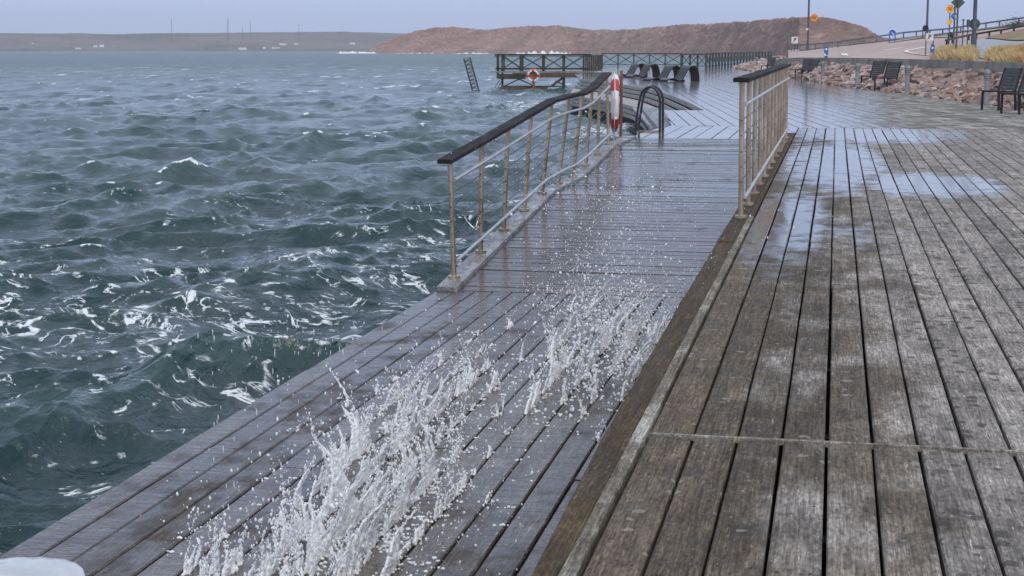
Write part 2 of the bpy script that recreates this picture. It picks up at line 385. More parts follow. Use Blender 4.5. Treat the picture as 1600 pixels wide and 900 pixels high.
def make_sea():
    K = 2488.0; H = HC-SEA
    ang = lambda px: math.atan((px-1308)/K)
    dense = np.array([ang(p) for p in np.arange(-160, 1290, 1.9)])
    co_l = np.arange(-math.pi-.0, dense[0]-.02, R(4)); co_r = np.arange(dense[-1]+.02, math.pi, R(4))
    az = np.concatenate([co_l, dense, co_r, [math.pi]])
    az[0] = -math.pi
    ys = np.concatenate([np.arange(76+1.6, 190, .85), np.arange(190, 960, 1.25)])[::-1]
    r_in = H*K/(ys-76)
    # beyond that, geometric rows to the horizon
    rr = np.concatenate([[.5, 2.5, 5.0], r_in[r_in > 5.6], H*K/1.6*np.array([1.2, 1.5])])
    rr = np.concatenate([rr, [9000.]])
    rr = np.unique(rr)
    dr = np.gradient(rr)
    A, Rr = np.meshgrid(az, rr)
    X0 = Rr*np.sin(A); Y0 = Rr*np.cos(A)
    N = 200
    lam = np.geomspace(.20, 9, N)*rng.uniform(.93, 1.07, N)
    main = math.atan2(-.79, .62) + YAW
    Z = np.zeros_like(X0); DX = np.zeros_like(X0); DY = np.zeros_like(X0); J = np.zeros_like(X0)
    X0f = X0.astype(np.float32); Y0f = Y0.astype(np.float32)
    for i in range(N):
        L = lam[i]; k = 2*math.pi/L
        th = main + rng.normal(0, .80 if L < 1 else (.55 if L < 3 else .36))
        s = .0235*rng.uniform(.4, 1.6)*np.interp(L, [.2, .6, 1.5, 3.2, 4.5, 9], [1.0, 1.35, 1.4, 1.0, .5, .2])
        a = s/k
        # fade waves the grid cannot carry
        w = np.clip((L/(dr*np.maximum(.35, abs(math.sin(th-0)))) - 1.3)/1.6, 0, 1)
        n_ok = int(np.argmax(w <= 0)) if (w <= 0).any() else len(rr)
        lo = 3
        idx = np.where(w[lo:] > 0)[0]+lo
        if len(idx) == 0: continue
        i0, i1 = idx[0], idx[-1]+1
        ph = rng.uniform(0, 6.28)
        kx, ky = math.cos(th), math.sin(th)
        P = (k*(kx*X0f[i0:i1]+ky*Y0f[i0:i1])+ph)
        c = np.cos(P); sn = np.sin(P); ww = w[i0:i1, None]*a
        Z[i0:i1] += ww*c; DX[i0:i1] -= ww*kx*sn; DY[i0:i1] -= ww*ky*sn; J[i0:i1] += ww*k*c
    # calmer under the decks
    wgt = np.clip((-2.9-X0)/.9, 0, 1); wgt = np.where((Y0 > 28), np.clip((1.5-X0*.5)/1.0, 0, 1), wgt); wgt = .25+.75*wgt
    g1 = fbm(X0/3.6+11, Y0/5.0, 3); grp = .55+1.9*np.clip(g1+.08, 0, .7)+.5*np.clip(fbm(X0/17, Y0/17, 3)+.2, 0, 1)
    wg0 = wgt; wgt = wgt*grp
    Z *= wgt; DX *= wgt; DY *= wgt; J *= wgt
    # short peaked chop with cusped crests
    ct, st2 = math.cos(main), math.sin(main)
    wx = fbm(X0/3, Y0/3, 2)*1.3; U = ct*X0+st2*Y0+wx; Vv = -st2*X0+ct*Y0+fbm(X0/3+50, Y0/3, 2)*1.3
    top = np.zeros_like(X0)
    for (lu, lv, am, rmax, sd_) in ((2.4, 3.8, .15, 220, 1.7), (1.25, 1.9, .10, 120, 5.1), (.60, .92, .055, 55, 8.3), (.27, .42, .022, 28, 2.9)):
        n_ = perlin(U/lu+sd_, Vv/lv+sd_*2); rg = np.clip(1-np.abs(n_)*2.2, 0, 1)**2.2
        rg = rg*np.clip(.35+1.5*fbm(X0/(lu*4)+sd_, Y0/(lu*4), 2)+.25, .08, 1.1)
        fd = np.clip((rmax-Rr)/(rmax*.5), 0, 1)
        Z += am*rg*fd*wg0; DX += ct*am*.5*rg*fd*wg0; DY += st2*am*.5*rg*fd*wg0
        if lu > 1: top = np.maximum(top, rg*fd*(1 if lu > 2 else .85))
    Q = 1.15
    V = np.stack([X0+Q*DX, Y0+Q*DY, SEA+Z], -1).reshape(-1, 3)
    near = np.exp(-((Rr-15)/11.0)**2)
    lf = np.clip((X0+11)/8, 0, 1)
    patch = fbm(X0/6, Y0/6, 4)
    foam = np.clip(-.30+.90*near + patch*1.1, -.5, .95)*np.clip(1.25-Rr/45, .12, 1)
    # churned water round the pier, the inlet and the ramp
    def churn(px, py, a, k):
        p = W(px, py, SEA); return k*np.exp(-(((X0-p.x)/a)**2+((Y0-p.y)/(a*2.2))**2))
    foam = foam + churn(930, 210, 1.6, 1.0)+churn(870, 165, 4, 1.1)+churn(1000, 200, 1.5, .8)+churn(760, 150, 3, .4)
    crest = np.clip((J-.30)/.28, 0, 1.2)*np.clip(.5+Rr/60, .5, 1.1)
    crest = np.maximum(crest, np.clip((top-.60)/.28, 0, 1.1)*(fbm(X0/3, Y0/3, 3) > .02)*np.clip(1.3-.3*(Rr < 45), 0, 1))
    crest = crest*(fbm(X0/9+3, Y0/9, 3) > -.02)
    high = np.clip((Z-.08)/.25, 0, 1)
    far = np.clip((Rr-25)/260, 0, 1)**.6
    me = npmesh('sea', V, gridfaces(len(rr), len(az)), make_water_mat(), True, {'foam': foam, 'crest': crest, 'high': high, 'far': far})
    o = bpy.data.objects.new('sea', me); COL.objects.link(o)
    tag(o, 'choppy teal grey sea with foam streaks and white caps', kind='structure')
make_sea()

# ================================================================== FAR SHORE AND HEADLAND
def interp(x, pts):
    return np.interp(x, [p[0] for p in pts], [p[1] for p in pts])
def px_dir(px):
    a = np.arctan((px-1308)/2488.0); return np.sin(a), np.cos(a)
def rock_mat(name, a, b, c, veg, sc=.12, bump=1.2, bd=3.0, vegk=.5):
    t = NT(name); pos = t.pos
    n = t.noise(pos, sc, 9, .65, .5); n2 = t.noise(pos, sc*4, 8, .7, 1.0); n3 = t.noise(t.scl(pos, (1, 1, 2.2)), sc*.8, 5, .6)
    vr = t.vor(t.scl(pos, (1, 1, 1.6)), sc*3.2, 'DISTANCE_TO_EDGE').outputs['Distance']
    col = t.mix(t.mr(n, .35, .65), a, b); col = t.mix(t.mr(n2, .52, .72), col, c)
    col = t.mix(t.m('MULTIPLY', t.mr(n3, .50, .62), vegk), col, veg)
    col = t.mix(t.m('MULTIPLY', t.mr(vr, .05, .0), .22), col, tuple(x*.3 for x in a))
    h = t.m('ADD', t.m('MULTIPLY', n2, 1.0), t.m('MULTIPLY', t.mr(vr, 0, .15), .22))
    return t.P(base=col, rough=.85, normal=t.bump(h, bump, bd))
def hill(name, label, px0, px1, n, top, dnear, depth, mat, amp=.25, rows=60, base=-1.9, nscale=.02, seed=0, front=.35, ridge=True):
    px = np.linspace(px0, px1, n); v = np.linspace(0, 1, rows)
    dx, dy = px_dir(px); ty = interp(px, top)+(fbm(px/16+seed, px*0+seed, 4)*2.6 if seed else 0); D0 = interp(px, dnear); DP = interp(px, depth) if hasattr(depth, '__len__') else depth
    PX, VV = np.meshgrid(px, v); Dn = D0[None]+DP*VV
    ztop = HC+(76-ty)/2488.0*(D0+DP*front)
    sh = np.where(VV < front, np.clip(np.sin(np.clip(VV/front, 0, 1)*np.pi/2), 0, 1)**.95, 1-.9*((VV-front)/(1-front))**2)
    X = Dn*dx[None]; Y = Dn*dy[None]
    lat = Dn*np.arctan((PX-1308)/2488.0); Hb = (ztop[None]-base)*sh
    f = fbm(lat*nscale*1.6+seed+Hb*.02, Hb*nscale*4.5+Dn*nscale*.25, 5, ridge); f = f-f.mean()
    f2 = fbm(lat*nscale*6+seed+9, Hb*nscale*14+Dn*nscale, 3)
    Z = base+(ztop[None]-base)*sh*(1+amp*f*np.clip(VV*6, .3, 1)*.9+amp*.40*f2)
    # keep the skyline: scale each column so that its highest seen point matches
    el = (Z-HC)/Dn; mx = el.max(0); tgt = (76-ty)/2488.0
    k = np.clip(tgt/np.maximum(mx, 1e-4), .3, 3); k = np.convolve(np.pad(k, 3, 'edge'), np.ones(7)/7, 'valid')
    Z = np.where(Z > HC, HC+(Z-HC)*k[None], Z)
    me = npmesh(name, np.stack([X, Y, Z], -1).reshape(-1, 3), gridfaces(rows, n), mat, False)
    o = bpy.data.objects.new(name, me); COL.objects.link(o); tag(o, label, kind='structure'); return o
m_far = rock_mat('hazed shore ground', (.15, .135, .145), (.22, .195, .20), (.16, .155, .15), (.085, .095, .095), sc=.012, bd=6, vegk=.85)  # distance haze is mixed into these blue-grey ground colours
hill('far_shore', 'low hazy wooded shore across the water', -700, 760, 420,
     [(-700, 50), (0, 53.5), (60, 53), (80, 54), (120, 54.5), (180, 52.8), (300, 52), (400, 51), (520, 50), (600, 52), (660, 54), (760, 60)],
     [(-700, 1500), (800, 1450)], 420, m_far, amp=.22, rows=40, nscale=.006, front=.6, base=-3)
M['granite'] = rock_mat('pink granite', (.44, .225, .17), (.62, .37, .295), (.74, .54, .46), (.24, .20, .145), sc=.06, bd=4.0, vegk=.42)
hill('headland', 'long bare reddish granite headland behind the sea', 560, 1440, 900,
     [(560, 80), (575, 72), (592, 63), (615, 57), (640, 49), (665, 44.5), (700, 42), (720, 43.5), (745, 46), (770, 46.5), (790, 43), (830, 41), (875, 40.5), (900, 44), (925, 46.5), (960, 47), (1000, 46), (1035, 42),
      (1070, 39), (1110, 38), (1150, 35.5), (1190, 32.5), (1240, 28.5), (1270, 28), (1300, 30), (1325, 37), (1345, 42), (1362, 52), (1375, 60), (1440, 64)],
     [(560, 860), (900, 780), (1150, 480), (1250, 330), (1440, 300)], [(560, 130), (700, 220), (1200, 150), (1440, 90)], M['granite'], amp=.45, rows=170, nscale=.03, seed=4.2)

# surf breaking on the headland
def surf(name, label, px0, px1, D, h, seed):
    n = 90; px = np.linspace(px0, px1, n); dx, dy = px_dir(px)
    prof = np.clip(.5+fbm(px/7+seed, px*0+seed, 4)*1.5, .06, 1.4)*np.sin(np.linspace(0, np.pi, n))**.5*h
    rows = []
    for (dd, zz) in ((-3, 0), (-1.6, .55), (-.6, .95), (0, 1.0), (.8, .6), (2, 0)):
        jz = fbm(px/3+seed, px*0+dd*3, 3)*.35
        Dn = D+dd+jz*2
        rows.append(np.stack([Dn*dx, Dn*dy, SEA-.35+prof*np.clip(zz*(1+jz), 0, 2)+.0], -1))
    V = np.array(rows).reshape(-1, 3)
    me = npmesh(name, V, gridfaces(6, n), M['foam'], True); o = bpy.data.objects.new(name, me); COL.objects.link(o)
    tag(o, label, kind='stuff')
t = NT('white water foam'); n = t.noise(t.pos, 9, 6, .7)
M['foam'] = t.P(base=t.mix(t.mr(n, .3, .6), (.62, .68, .74), (.86, .88, .90)), rough=.55, normal=t.bump(n, .6, .03))
surf('surf', 'white surf breaking at the left foot of the granite headland', 505, 580, 846, 2.6, 1)
surf('surf', 'thin white surf along the granite foot right of the leaning lattice', 700, 770, 800, 1.5, 5)
surf('surf', 'white surf breaking on the granite just above the pier railing', 800, 910, 785, 2.3, 9)
surf('surf', 'low white surf line on the granite left of the lattice', 600, 690, 835, 1.0, 14)

# masts and houses on the far shore
def mast(px, ytop, D=1560, r=.35):
    b = AT(px, 56, D); tp = AT(px, ytop, D)
    o = MB().tube([b-Vector((0, 0, 8)), tp], [r, r*.6], 6).build('radio_mast', M['pole']); return o
for (px, yt, lab) in ((268, 29, 'faint thin mast on the far shore, leftmost of the five'), (356, 28, 'tallest and darkest mast on the far shore'),
                      (379, 43, 'short stub mast between the two tall masts on the far shore'), (391, 31, 'second tallest mast on the far shore, right of the darkest'),
                      (467, 38, 'small faint mast on the far shore, rightmost of the five')):
    tag(mast(px, yt, r=.5 if px == 356 else .3), lab, 'mast', 'masts on the far shore')
def house(px, py, w, hh, D=1470, lab=''):
    b = AT(px, py, D); s = D/2488.0; w *= s; hh *= s
    r = empty('house', (b.x, b.y, b.z-hh*.5), -math.atan2(b.x, b.y), label=lab, cat='house', group='white houses on the far shore')
    MB().box((0, 0, hh*.3), (w, w*.7, hh*.8)).build('wall', M['house_wall'], r)
    mb = MB(); x, y, z = w*.53, w*.4, hh*.7
    mb.add([(-x, -y, z), (x, -y, z), (x, y, z), (-x, y, z), (-x, 0, z+hh*.45), (x, 0, z+hh*.45)], [(0, 1, 5, 4), (2, 3, 4, 5), (0, 4, 3), (1, 2, 5), (3, 2, 1, 0)]).build('roof', M['house_roof'], r)
for (px, py, w, hh, lab) in ((51, 67, 2.5, 2, 'tiny pale house alone on the far left of the shore'), (149, 71.5, 6, 3.5, 'white house left of its close neighbour on the far shore'),
        (159, 70.5, 6.5, 5, 'taller white house of the close pair on the far shore'), (122, 75, 9, 3, 'low broad house at the water on the far shore'),
        (379, 75, 12, 4.5, 'broad white house at the water below the tallest mast'), (413, 74, 4, 4, 'narrow white house at the water right of the broad one'),
        (431, 74, 13, 3, 'long low white house at the water on the far shore'), (442, 68, 11, 4, 'white house higher up the far shore, right of the masts'),
        (463, 68, 6, 3, 'small white house furthest right among the houses under the masts'), (551, 67, 8, 4, 'white house on the far shore above the surf at the headland')):
    house(px, py, w, hh, lab=lab)

# ================================================================== PLANKED DECKS
def plank_mesh(L, w, th, mat, ch=.006, seed=0):
    rnd = random.Random(seed); nseg = max(1, int(L/1.1)); sec = [(-w/2, -th), (w/2, -th), (w/2, -ch), (w/2-ch, 0), (-w/2+ch, 0), (-w/2, -ch)]
    vs = []; fs = []
    for i in range(nseg+1):
        y = L*i/nseg; e = rnd.uniform(-.0018, .0018); dz = rnd.uniform(-.0015, .0015); tw = rnd.uniform(-.0015, .0015)
        for (x, z) in sec: vs.append((x+e*(1 if x > 0 else -1), y, z+dz+tw*(1 if x > 0 else -1)))
    for i in range(nseg):
        for k in range(6): a = i*6+k; b = i*6+(k+1) % 6; fs.append((a, b, b+6, a+6))
    fs.append(tuple(range(6))); fs.append(tuple(nseg*6+k for k in reversed(range(6))))
    me = bpy.data.meshes.new('plank'); me.from_pydata(vs, [], fs); me.materials.append(mat); me.update(); return me
PW = .1545
EDGE = -.62
# --- upper deck
ud = empty('upper_deck', (0, 0, 0), kind='structure', label='weathered grey plank promenade deck')
BAT = 5.42
ncol = 37
for i in range(ncol):
    x = EDGE+.008+PW*(i+.5)
    y = 1.6-random.random()
    cuts = [1.4, BAT-.014]
    cur = BAT+.014; ends = []
    first = 9.2 if i == 4 else BAT+random.uniform(2.5, 7.5)
    segs = [(1.4, BAT-.016)]
    if i == 1: first = 12.35
    c = BAT+.016; nx = first
    while c < 27.7:
        e2 = min(nx, 27.7)
        if 27.7-e2 < 1.2: e2 = 27.7
        segs.append((c, e2-.003)); c = e2; nx = c+random.uniform(6.5, 10)
    for (a, b) in segs:
        o = obj('plank', plank_mesh(b-a, PW-random.uniform(.0095, .0122), .045, M['deck_dry'], seed=i*50+int(a*10)), ud, (x+random.uniform(-.001, .001), a, random.uniform(-.002, .002)))
        o.rotation_euler[2] = random.uniform(-.0004, .0004)
p1 = W(1015, 670, .0); p2 = W(1600, 699, .0)
MB().box((EDGE+.01+ncol*PW/2, BAT, -.004), (ncol*PW, .022, .018)).build('batten', M['batten'], ud)
for y in np.arange(2.0, 27.9, 1.24):
    MB().box((EDGE+ncol*PW/2, y, -.12), (ncol*PW-.05, .07, .14)).build('joist', M['dark'], ud)
MB().box((EDGE+ncol*PW/2, 14.6, -.26), (ncol*PW-.1, 26.3, .03)).build('gap_shade_sheet', M['dark'], ud)  # dark sheet added so the plank gaps show black
MB().box((EDGE+.03, 14.6, -.22), (.05, 26.4, .30)).build('fascia', M['dark'], ud)
# edge beam: brown mossy beam and pale strip
def strip(name, pts_l, pts_r, z, th, mat, parent=None):
    n = len(pts_l); vs = []
    for a, b in zip(pts_l, pts_r): vs += [(a[0], a[1], z), (b[0], b[1], z), (b[0], b[1], z-th), (a[0], a[1], z-th)]
    fs = []
    for i in range(n-1):
        for k in range(4): fs.append((i*4+k, i*4+(k+1) % 4, i*4+4+(k+1) % 4, i*4+4+k))
    fs.append((3, 2, 1, 0)); fs.append(tuple((n-1)*4+k for k in range(4)))
    return MB().add(vs, fs).build(name, mat, parent, bevel=.006)
ys = [1.4, 3.9, 5.4, 8.0, 11.2]; xl = [-.735, -.745, -.775, -.79, -.80]
strip('edge_beam', list(zip(xl, ys)), [(EDGE-.052-.0*i, y) for i, y in enumerate(ys)], -.012, .16, M['beam_brown'], ud)
ys2 = [1.4, 5.4-.003]
strip('edge_strip', [(EDGE-.050, y) for y in ys2], [(EDGE-.004, y) for y in ys2], .0, .10, M['beam_light'], ud)
ys2 = [5.4+.003, 12.9]
strip('edge_strip', [(EDGE-.050, y) for y in ys2], [(EDGE-.004, y) for y in ys2], .001, .10, M['beam_light'], ud)
strip('rail_beam', [(-.80, 11.204), (-.79, 18), (-.78, 26.0)], [(EDGE-.052, 11.204), (EDGE-.052, 18), (EDGE-.052, 26.0)], -.004, .16, M['beam_brown'], ud)
strip('edge_strip', [(EDGE-.050, 12.904), (EDGE-.050, 26)], [(EDGE-.004, 12.904), (EDGE-.004, 26)], -.002, .10, M['beam_brown'], ud)
# --- lower deck
LZ = -.60; XW = -3.14; RY0 = 12.35
ld = empty('lower_deck', (0, 0, 0), kind='structure', label='soaked lower plank deck beside the water')
nl = 16; x1 = -.66; lw = (x1-XW-.0)/nl
for i in range(nl):
    x = XW+lw*(i+.5); c = 2.6; nx = c+random.uniform(2.0, 7)
    while c < RY0-.03:
        e2 = min(nx, RY0-.03)
        if RY0-e2 < 1: e2 = RY0-.03
        obj('plank', plank_mesh(e2-c-.004, lw-.009, .045, M['deck_wet'], seed=i*70+int(c*10)), ld, (x, c, LZ+random.uniform(-.0012, .0012))); c = e2; nx = c+random.uniform(3.6, 6)
for y in np.arange(3.2, 12.4, 1.24): MB().box(((XW+x1)/2, y, LZ-.12), (x1-XW-.04, .07, .14)).build('joist', M['dark'], ld)
MB().box(((XW+x1)/2, 7.45, LZ-.26), (x1-XW-.1, 9.5, .03)).build('gap_shade_sheet', M['dark'], ld)  # added dark sheet below the lower planks, keeps their gaps black
MB().box((XW+.012, 7.4, LZ-.14), (.04, 9.6, .18)).build('fascia', M['steps'], ld)
# --- ramp with a landing
def ramp_z(y):
    return float(np.interp(y, [12.35, 16.9, 18.9, 21.7, 24], [LZ, -.21, -.21, 0, 0]))
rd = empty('ramp', (0, 0, 0), kind='structure', label='wet plank ramp between the two steel railings')
y = RY0; rw = (x1-.02)-(-2.97); k = 0
RX0 = -2.965; RX1 = -.80
while y < 23.95:
    s = .1545; z0, z1 = ramp_z(y), ramp_z(y+s); sl = math.atan2(z1-z0, s)
    me = plank_mesh(RX1+.12-RX0, s-.007, .04, M['ramp_wet'], seed=k)
    o = obj('plank', me, rd, (RX0, y+s/2, (z0+z1)/2+random.uniform(-.0015, .0015)))
    o.rotation_euler = Matrix.Rotation(sl, 4, 'X').to_3x3().to_4x4().to_euler()
    o.matrix_world = Matrix.Translation(o.location) @ Matrix.Rotation(sl, 4, 'X') @ Matrix.Rotation(-math.pi/2, 4, 'Z')
    y += s; k += 1
ysr = [RY0-.05, 16.9, 18.9, 21.7, 24.0]
vs = []
for yy in ysr: 
    z = ramp_z(max(yy, RY0))+.035
    vs += [(XW, yy, z), (RX0-.004, yy, z), (RX0-.004, yy, z-.20), (XW, yy, z-.20)]
fs = []
for i in range(4):
    for q in range(4): fs.append((i*4+q, i*4+4+q, i*4+4+(q+1) % 4, i*4+(q+1) % 4))
fs += [(0, 1, 2, 3), (19, 18, 17, 16)]
MB().add(vs, fs).build('curb', M['curb'], rd, bevel=.006)

# --- polygons filled with planks
def clip(poly, a, b, c, keep):            # keep side where a*x+b*y-c has sign keep
    out = []
    for i in range(len(poly)):
        p, q = poly[i], poly[(i+1) % len(poly)]
        dp = (a*p[0]+b*p[1]-c)*keep; dq = (a*q[0]+b*q[1]-c)*keep
        if dp >= 0: out.append(p)
        if dp*dq < 0:
            tt = dp/(dp-dq); out.append((p[0]+(q[0]-p[0])*tt, p[1]+(q[1]-p[1])*tt))
    return out
def plank_field(poly, ang, pitch, z, th, mat, parent, seglen=(4, 9), cap=290, gap=.018, stagger=True):
    dx, dy = math.sin(ang), math.cos(ang); nx, ny = dy, -dx        # along, across
    s = [p[0]*nx+p[1]*ny for p in poly]; t_ = [p[0]*dx+p[1]*dy for p in poly]
    pieces = []
    from mathutils.geometry import tessellate_polygon
    tris = [[poly[i] for i in tr] for tr in tessellate_polygon([[Vector((p[0], p[1], 0)) for p in poly]])]
    k = math.floor(min(s)/pitch)
    while k*pitch < max(s):
        row = []
        for tr in tris:
            pl = clip(clip(tr, nx, ny, k*pitch+gap/2, 1), nx, ny, (k+1)*pitch-gap/2, -1)
            if len(pl) > 2: row.append(pl)
        if row:
            tt = [p[0]*dx+p[1]*dy for pl in row for p in pl]; c = min(tt); e_ = c+random.uniform(*seglen)
            while c < max(tt)-1e-4:
                if max(tt)-e_ < 1: e_ = max(tt)
                part = []
                for pl in row:
                    pp = clip(clip(pl, dx, dy, c+.002, 1), dx, dy, e_-.002, -1)
                    q = []
                    for v in pp:
                        if not q or (v[0]-q[-1][0])**2+(v[1]-q[-1][1])**2 > 1e-7: q.append(v)
                    if len(q) > 2: part.append(q)
                if part: pieces.append(part)
                c = e_; e_ = c+random.uniform(*seglen)
        k += 1
    pieces.sort(key=lambda pt: min(math.hypot(*v) for q in pt for v in q))
    rest = MB()
    for i, part in enumerate(pieces):
        zz = z+random.uniform(-.002, .002); mb = MB() if i < cap else rest
        for q in part:
            n = len(q); A = sum(q[j][0]*q[(j+1) % n][1]-q[(j+1) % n][0]*q[j][1] for j in range(n))
            if abs(A) < 1e-5: continue
            if A < 0: q = q[::-1]
            vs = [(x, y, zz) for x, y in q]+[(x, y, zz-th) for x, y in q]
            mb.add(vs, [tuple(range(n)), tuple(reversed(range(n, 2*n)))]+[(j, n+j, n+(j+1) % n, (j+1) % n) for j in range(n)])
        if i < cap and mb.v: mb.build('plank', mat, parent)
    if rest.v:
        o = rest.build('plank_field', mat, parent); o['kind'] = 'stuff'
def w2(px, py, z=0): p = W(px, py, z); return (p.x, p.y)
cd2 = empty('crossing_deck', (0, 0, 0), kind='structure', label='wet plank deck at the top of the ramp by the swimming ladder')
yB0, yB1 = 24.02, 28.1
B = [(XW, yB0), (EDGE-.06, yB0), (EDGE-.06, yB1), w2(1050, 195.5), w2(1046, 187), w2(1012, 200)]
B = [(XW, yB0), (-.81, yB0), (-.81, yB1)] + [(w2(1052, 195)[0], yB1), (w2(1030, 199)[0], 27.0)]
plank_field(B, 0, .262, -.002, .04, M['deck_far'], cd2, seglen=(20, 30))
MB().box(((XW-.81)/2, yB0+.03, -.12), (2.2, .06, .16)).build('joist', M['dark'], cd2)
pd = empty('platform_deck', (0, 0, 0), kind='structure', label='broad rain wet plank platform with the black loungers')
Dp = [(w2(1052, 195)[0], yB1+.01), w2(1046, 187), w2(1037, 172.3), w2(1101, 172.3), w2(1074, 159), w2(1047, 148), w2(1010, 137.5), w2(970, 131), w2(905, 123), w2(898, 116), w2(962, 105), w2(1065, 102.5), w2(1110, 104.5),
      w2(1150, 107), w2(1235, 120), w2(1340, 138.5), w2(1420, 147), w2(1540, 163), w2(1620, 175), w2(1757, 197), (5.08, yB1+.01)]
right_gap = [(-.81, yB1+.01), (-.81, 26.02), (EDGE-.06, 26.02), (EDGE-.06, 27.73), (5.08, 27.73)]
Dpoly = Dp[:-1]+[(5.08, 27.73), (EDGE-.0, 27.73), (EDGE-.0, 26.02), (-.80, 26.02), (-.80, yB1+.012)]
plank_field(Dpoly, R(-8.3), .262, -.001, .04, M['deck_far'], pd, seglen=(7, 14))

# --- terraced steps down to the inlet
def path_pts(pxs, z): return [W(a, b, z) for a, b in pxs]
st = empty('inlet_steps', (0, 0, 0), label='curved timber steps going down to the water left of the platform', cat='steps')
top = path_pts([(1101, 172.5), (1074, 159.2), (1047, 148.2), (1010, 137.7), (970, 131.2), (905, 123.2)], 0)
Z1 = -.42
def offset(path, d):
    out = []
    for i, p in enumerate(path):
        a = path[max(i-1, 0)]; b = path[min(i+1, len(path)-1)]; t_ = (b-a); n_ = Vector((-t_.y, t_.x, 0)).normalized()
        if n_.y > 0: n_ = -n_
        out.append(p+n_*d)
    return out
def board_run(path, z0, h, th, parent, name='step_board'):
    vs = []; 
    for p in path: 
        q = Vector((p.x, p.y, 0)); 
        vs += [(p.x, p.y, z0), (p.x, p.y, z0-h), (p.x+.02, p.y+th, z0-h), (p.x+.02, p.y+th, z0)]
    fs = []
    n = len(path)
    for i in range(n-1):
        for k in range(4): fs.append((i*4+k, i*4+(k+1) % 4, i*4+4+(k+1) % 4, i*4+4+k))
    fs += [(3, 2, 1, 0), tuple((n-1)*4+k for k in range(4))]
    return MB().add(vs, fs).build(name, M['steps'], parent)
for k in range(3): board_run(offset(top, .10*(k)), -.002-.14*k, .118, .12, st)
board_run(offset(top, -.05), -.04, .6, .01, st, 'shade_backing').data.materials[0] = M['dark']  # dark sheet behind the boards puts shade into their gaps
t1 = offset(top, .28)
low = [W(a, b, Z1) for a, b in ((1024, 196), (1012, 178), (996, 168), (970, 161), (935, 155), (890, 149))]
n = min(len(t1), len(low)); vs = []; fs = []
for a, b in zip(t1, low): vs += [(a.x, a.y, Z1), (b.x, b.y, Z1), (b.x, b.y, Z1-.05), (a.x, a.y, Z1-.05)]
for i in range(n-1):
    for k in range(4): fs.append((i*4+k, i*4+(k+1) % 4, i*4+4+(k+1) % 4, i*4+4+k))
MB().add(vs, fs+[(3, 2, 1, 0), tuple((n-1)*4+k for k in range(4))]).build('tread', M['steps'], st)
for k in range(3): board_run(offset(low, .05*(k)+.02), Z1-.003-.13*k, .108, .10, st)
board_run(offset(low, -.1), Z1-.06, 1.2, .05, st, 'shade_backing').data.materials[0] = M['dark']  # dark sheet stands in for the black void under the lower boards
f4 = [W(1101, 172.8, -.44), W(1070, 205, -.44), W(1018, 200, -.44), W(985, 165, -.44)]
MB().add([tuple(p) for p in f4]+[(p.x, p.y, -.5) for p in f4], [(0, 1, 2, 3), (7, 6, 5, 4), (0, 4, 5, 1), (1, 5, 6, 2), (2, 6, 7, 3), (3, 7, 4, 0)]).build('landing', M['curb'], st)
# slanting timber cheek between the crossing deck and the lower step
a, b, c, d = W(1052, 172.0, -.05), W(1062, 196, -.05), W(1028, 199, -.30), W(1000, 167, -.40)
MB().add([a, b, c, d, a-Vector((0, 0, .3)), b-Vector((0, 0, .3)), c-Vector((0, 0, .3)), d-Vector((0, 0, .3))], [(0, 1, 2, 3), (7, 6, 5, 4), (0, 4, 5, 1), (1, 5, 6, 2), (2, 6, 7, 3), (3, 7, 4, 0)]).build('cheek_board', M['curb'], st)

# ================================================================== RAILINGS
def railing(name, label, posts, hw, hang=.26, rails=((.84, .015), (.155, .014)), wires=(.72, .61, .49, .38, .27), top_th=.036, extra_end=(.16, .0)):
    """posts: list of (base, top) vectors"""
    b0 = posts[0][0]; r = empty(name, b0, label=label, cat='railing')
    L = lambda p: Vector(p)-b0
    for (b, tp) in posts:
        MB().tube([L(b)+Vector((0, 0, .0)), L(tp)], .0215, 14).build('post', M['steel'], r, smooth=True)
        MB().tube([L(b), L(b)+Vector((0, 0, .022))], .052, 18).build('base_flange', M['steel'], r, smooth=True)
        MB().tube([L(tp)-Vector((0, 0, .03)), L(tp)], .027, 14).build('post_cap', M['steel'], r, smooth=True)
        for f in wires:
            c = L(b).lerp(L(tp), f); MB().tube([c-Vector((0, .0265, 0)), c+Vector((0, .0265, 0))], .007, 6).build('wire_sleeve', M['dark_metal'], r)
    for f, rad in rails:
        pts = [L(b).lerp(L(tp), f)+Vector((.033, 0, 0)) for b, tp in posts]
        MB().tube(pts, rad, 10).build('rail_tube', M['tube'], r, smooth=True)
    for f in wires: MB().tube([L(b).lerp(L(tp), f) for b, tp in posts], .0048, 5).build('wire', M['wire'], r)
    tops = [L(tp) for b, tp in posts]
    tops[0] = tops[0]-(tops[1]-tops[0]).normalized()*extra_end[0]
    tops[-1] = tops[-1]+(tops[-1]-tops[-2]).normalized()*extra_end[1]
    vs = []; fs = []
    for i, p in enumerate(tops):
        x0, x1_ = p.x-hw/2, p.x+hw/2; z0 = p.z+.002; z1 = z0+top_th
        ch = .006
        vs += [(x0+ch, p.y, z0), (x1_-ch, p.y, z0), (x1_, p.y, z0+ch), (x1_, p.y, z1-ch), (x1_-ch, p.y, z1), (x0+ch, p.y, z1), (x0, p.y, z1-ch), (x0, p.y, z0+ch)]
    n = len(tops)
    for i in range(n-1):
        for k in range(8): fs.append((i*8+k, i*8+(k+1) % 8, i*8+8+(k+1) % 8, i*8+8+k))
    fs += [tuple(reversed(range(8))), tuple((n-1)*8+k for k in range(8))]
    # handrail boards, jointed where the line bends
    MB().add(vs, fs).build('handrail', M['handrail'], r)
    return r
PB = [(706, 449), (754, 405), (794, 364), (830, 333), (859, 305), (882, 294), (903, 283), (924, 265), (942, 247), (958, 231)]
PT = [(700, 249), (756, 222), (801, 199), (840, 176), (874, 162), (897, 154), (919, 150), (932, 147), (943, 135), (955, 117)]
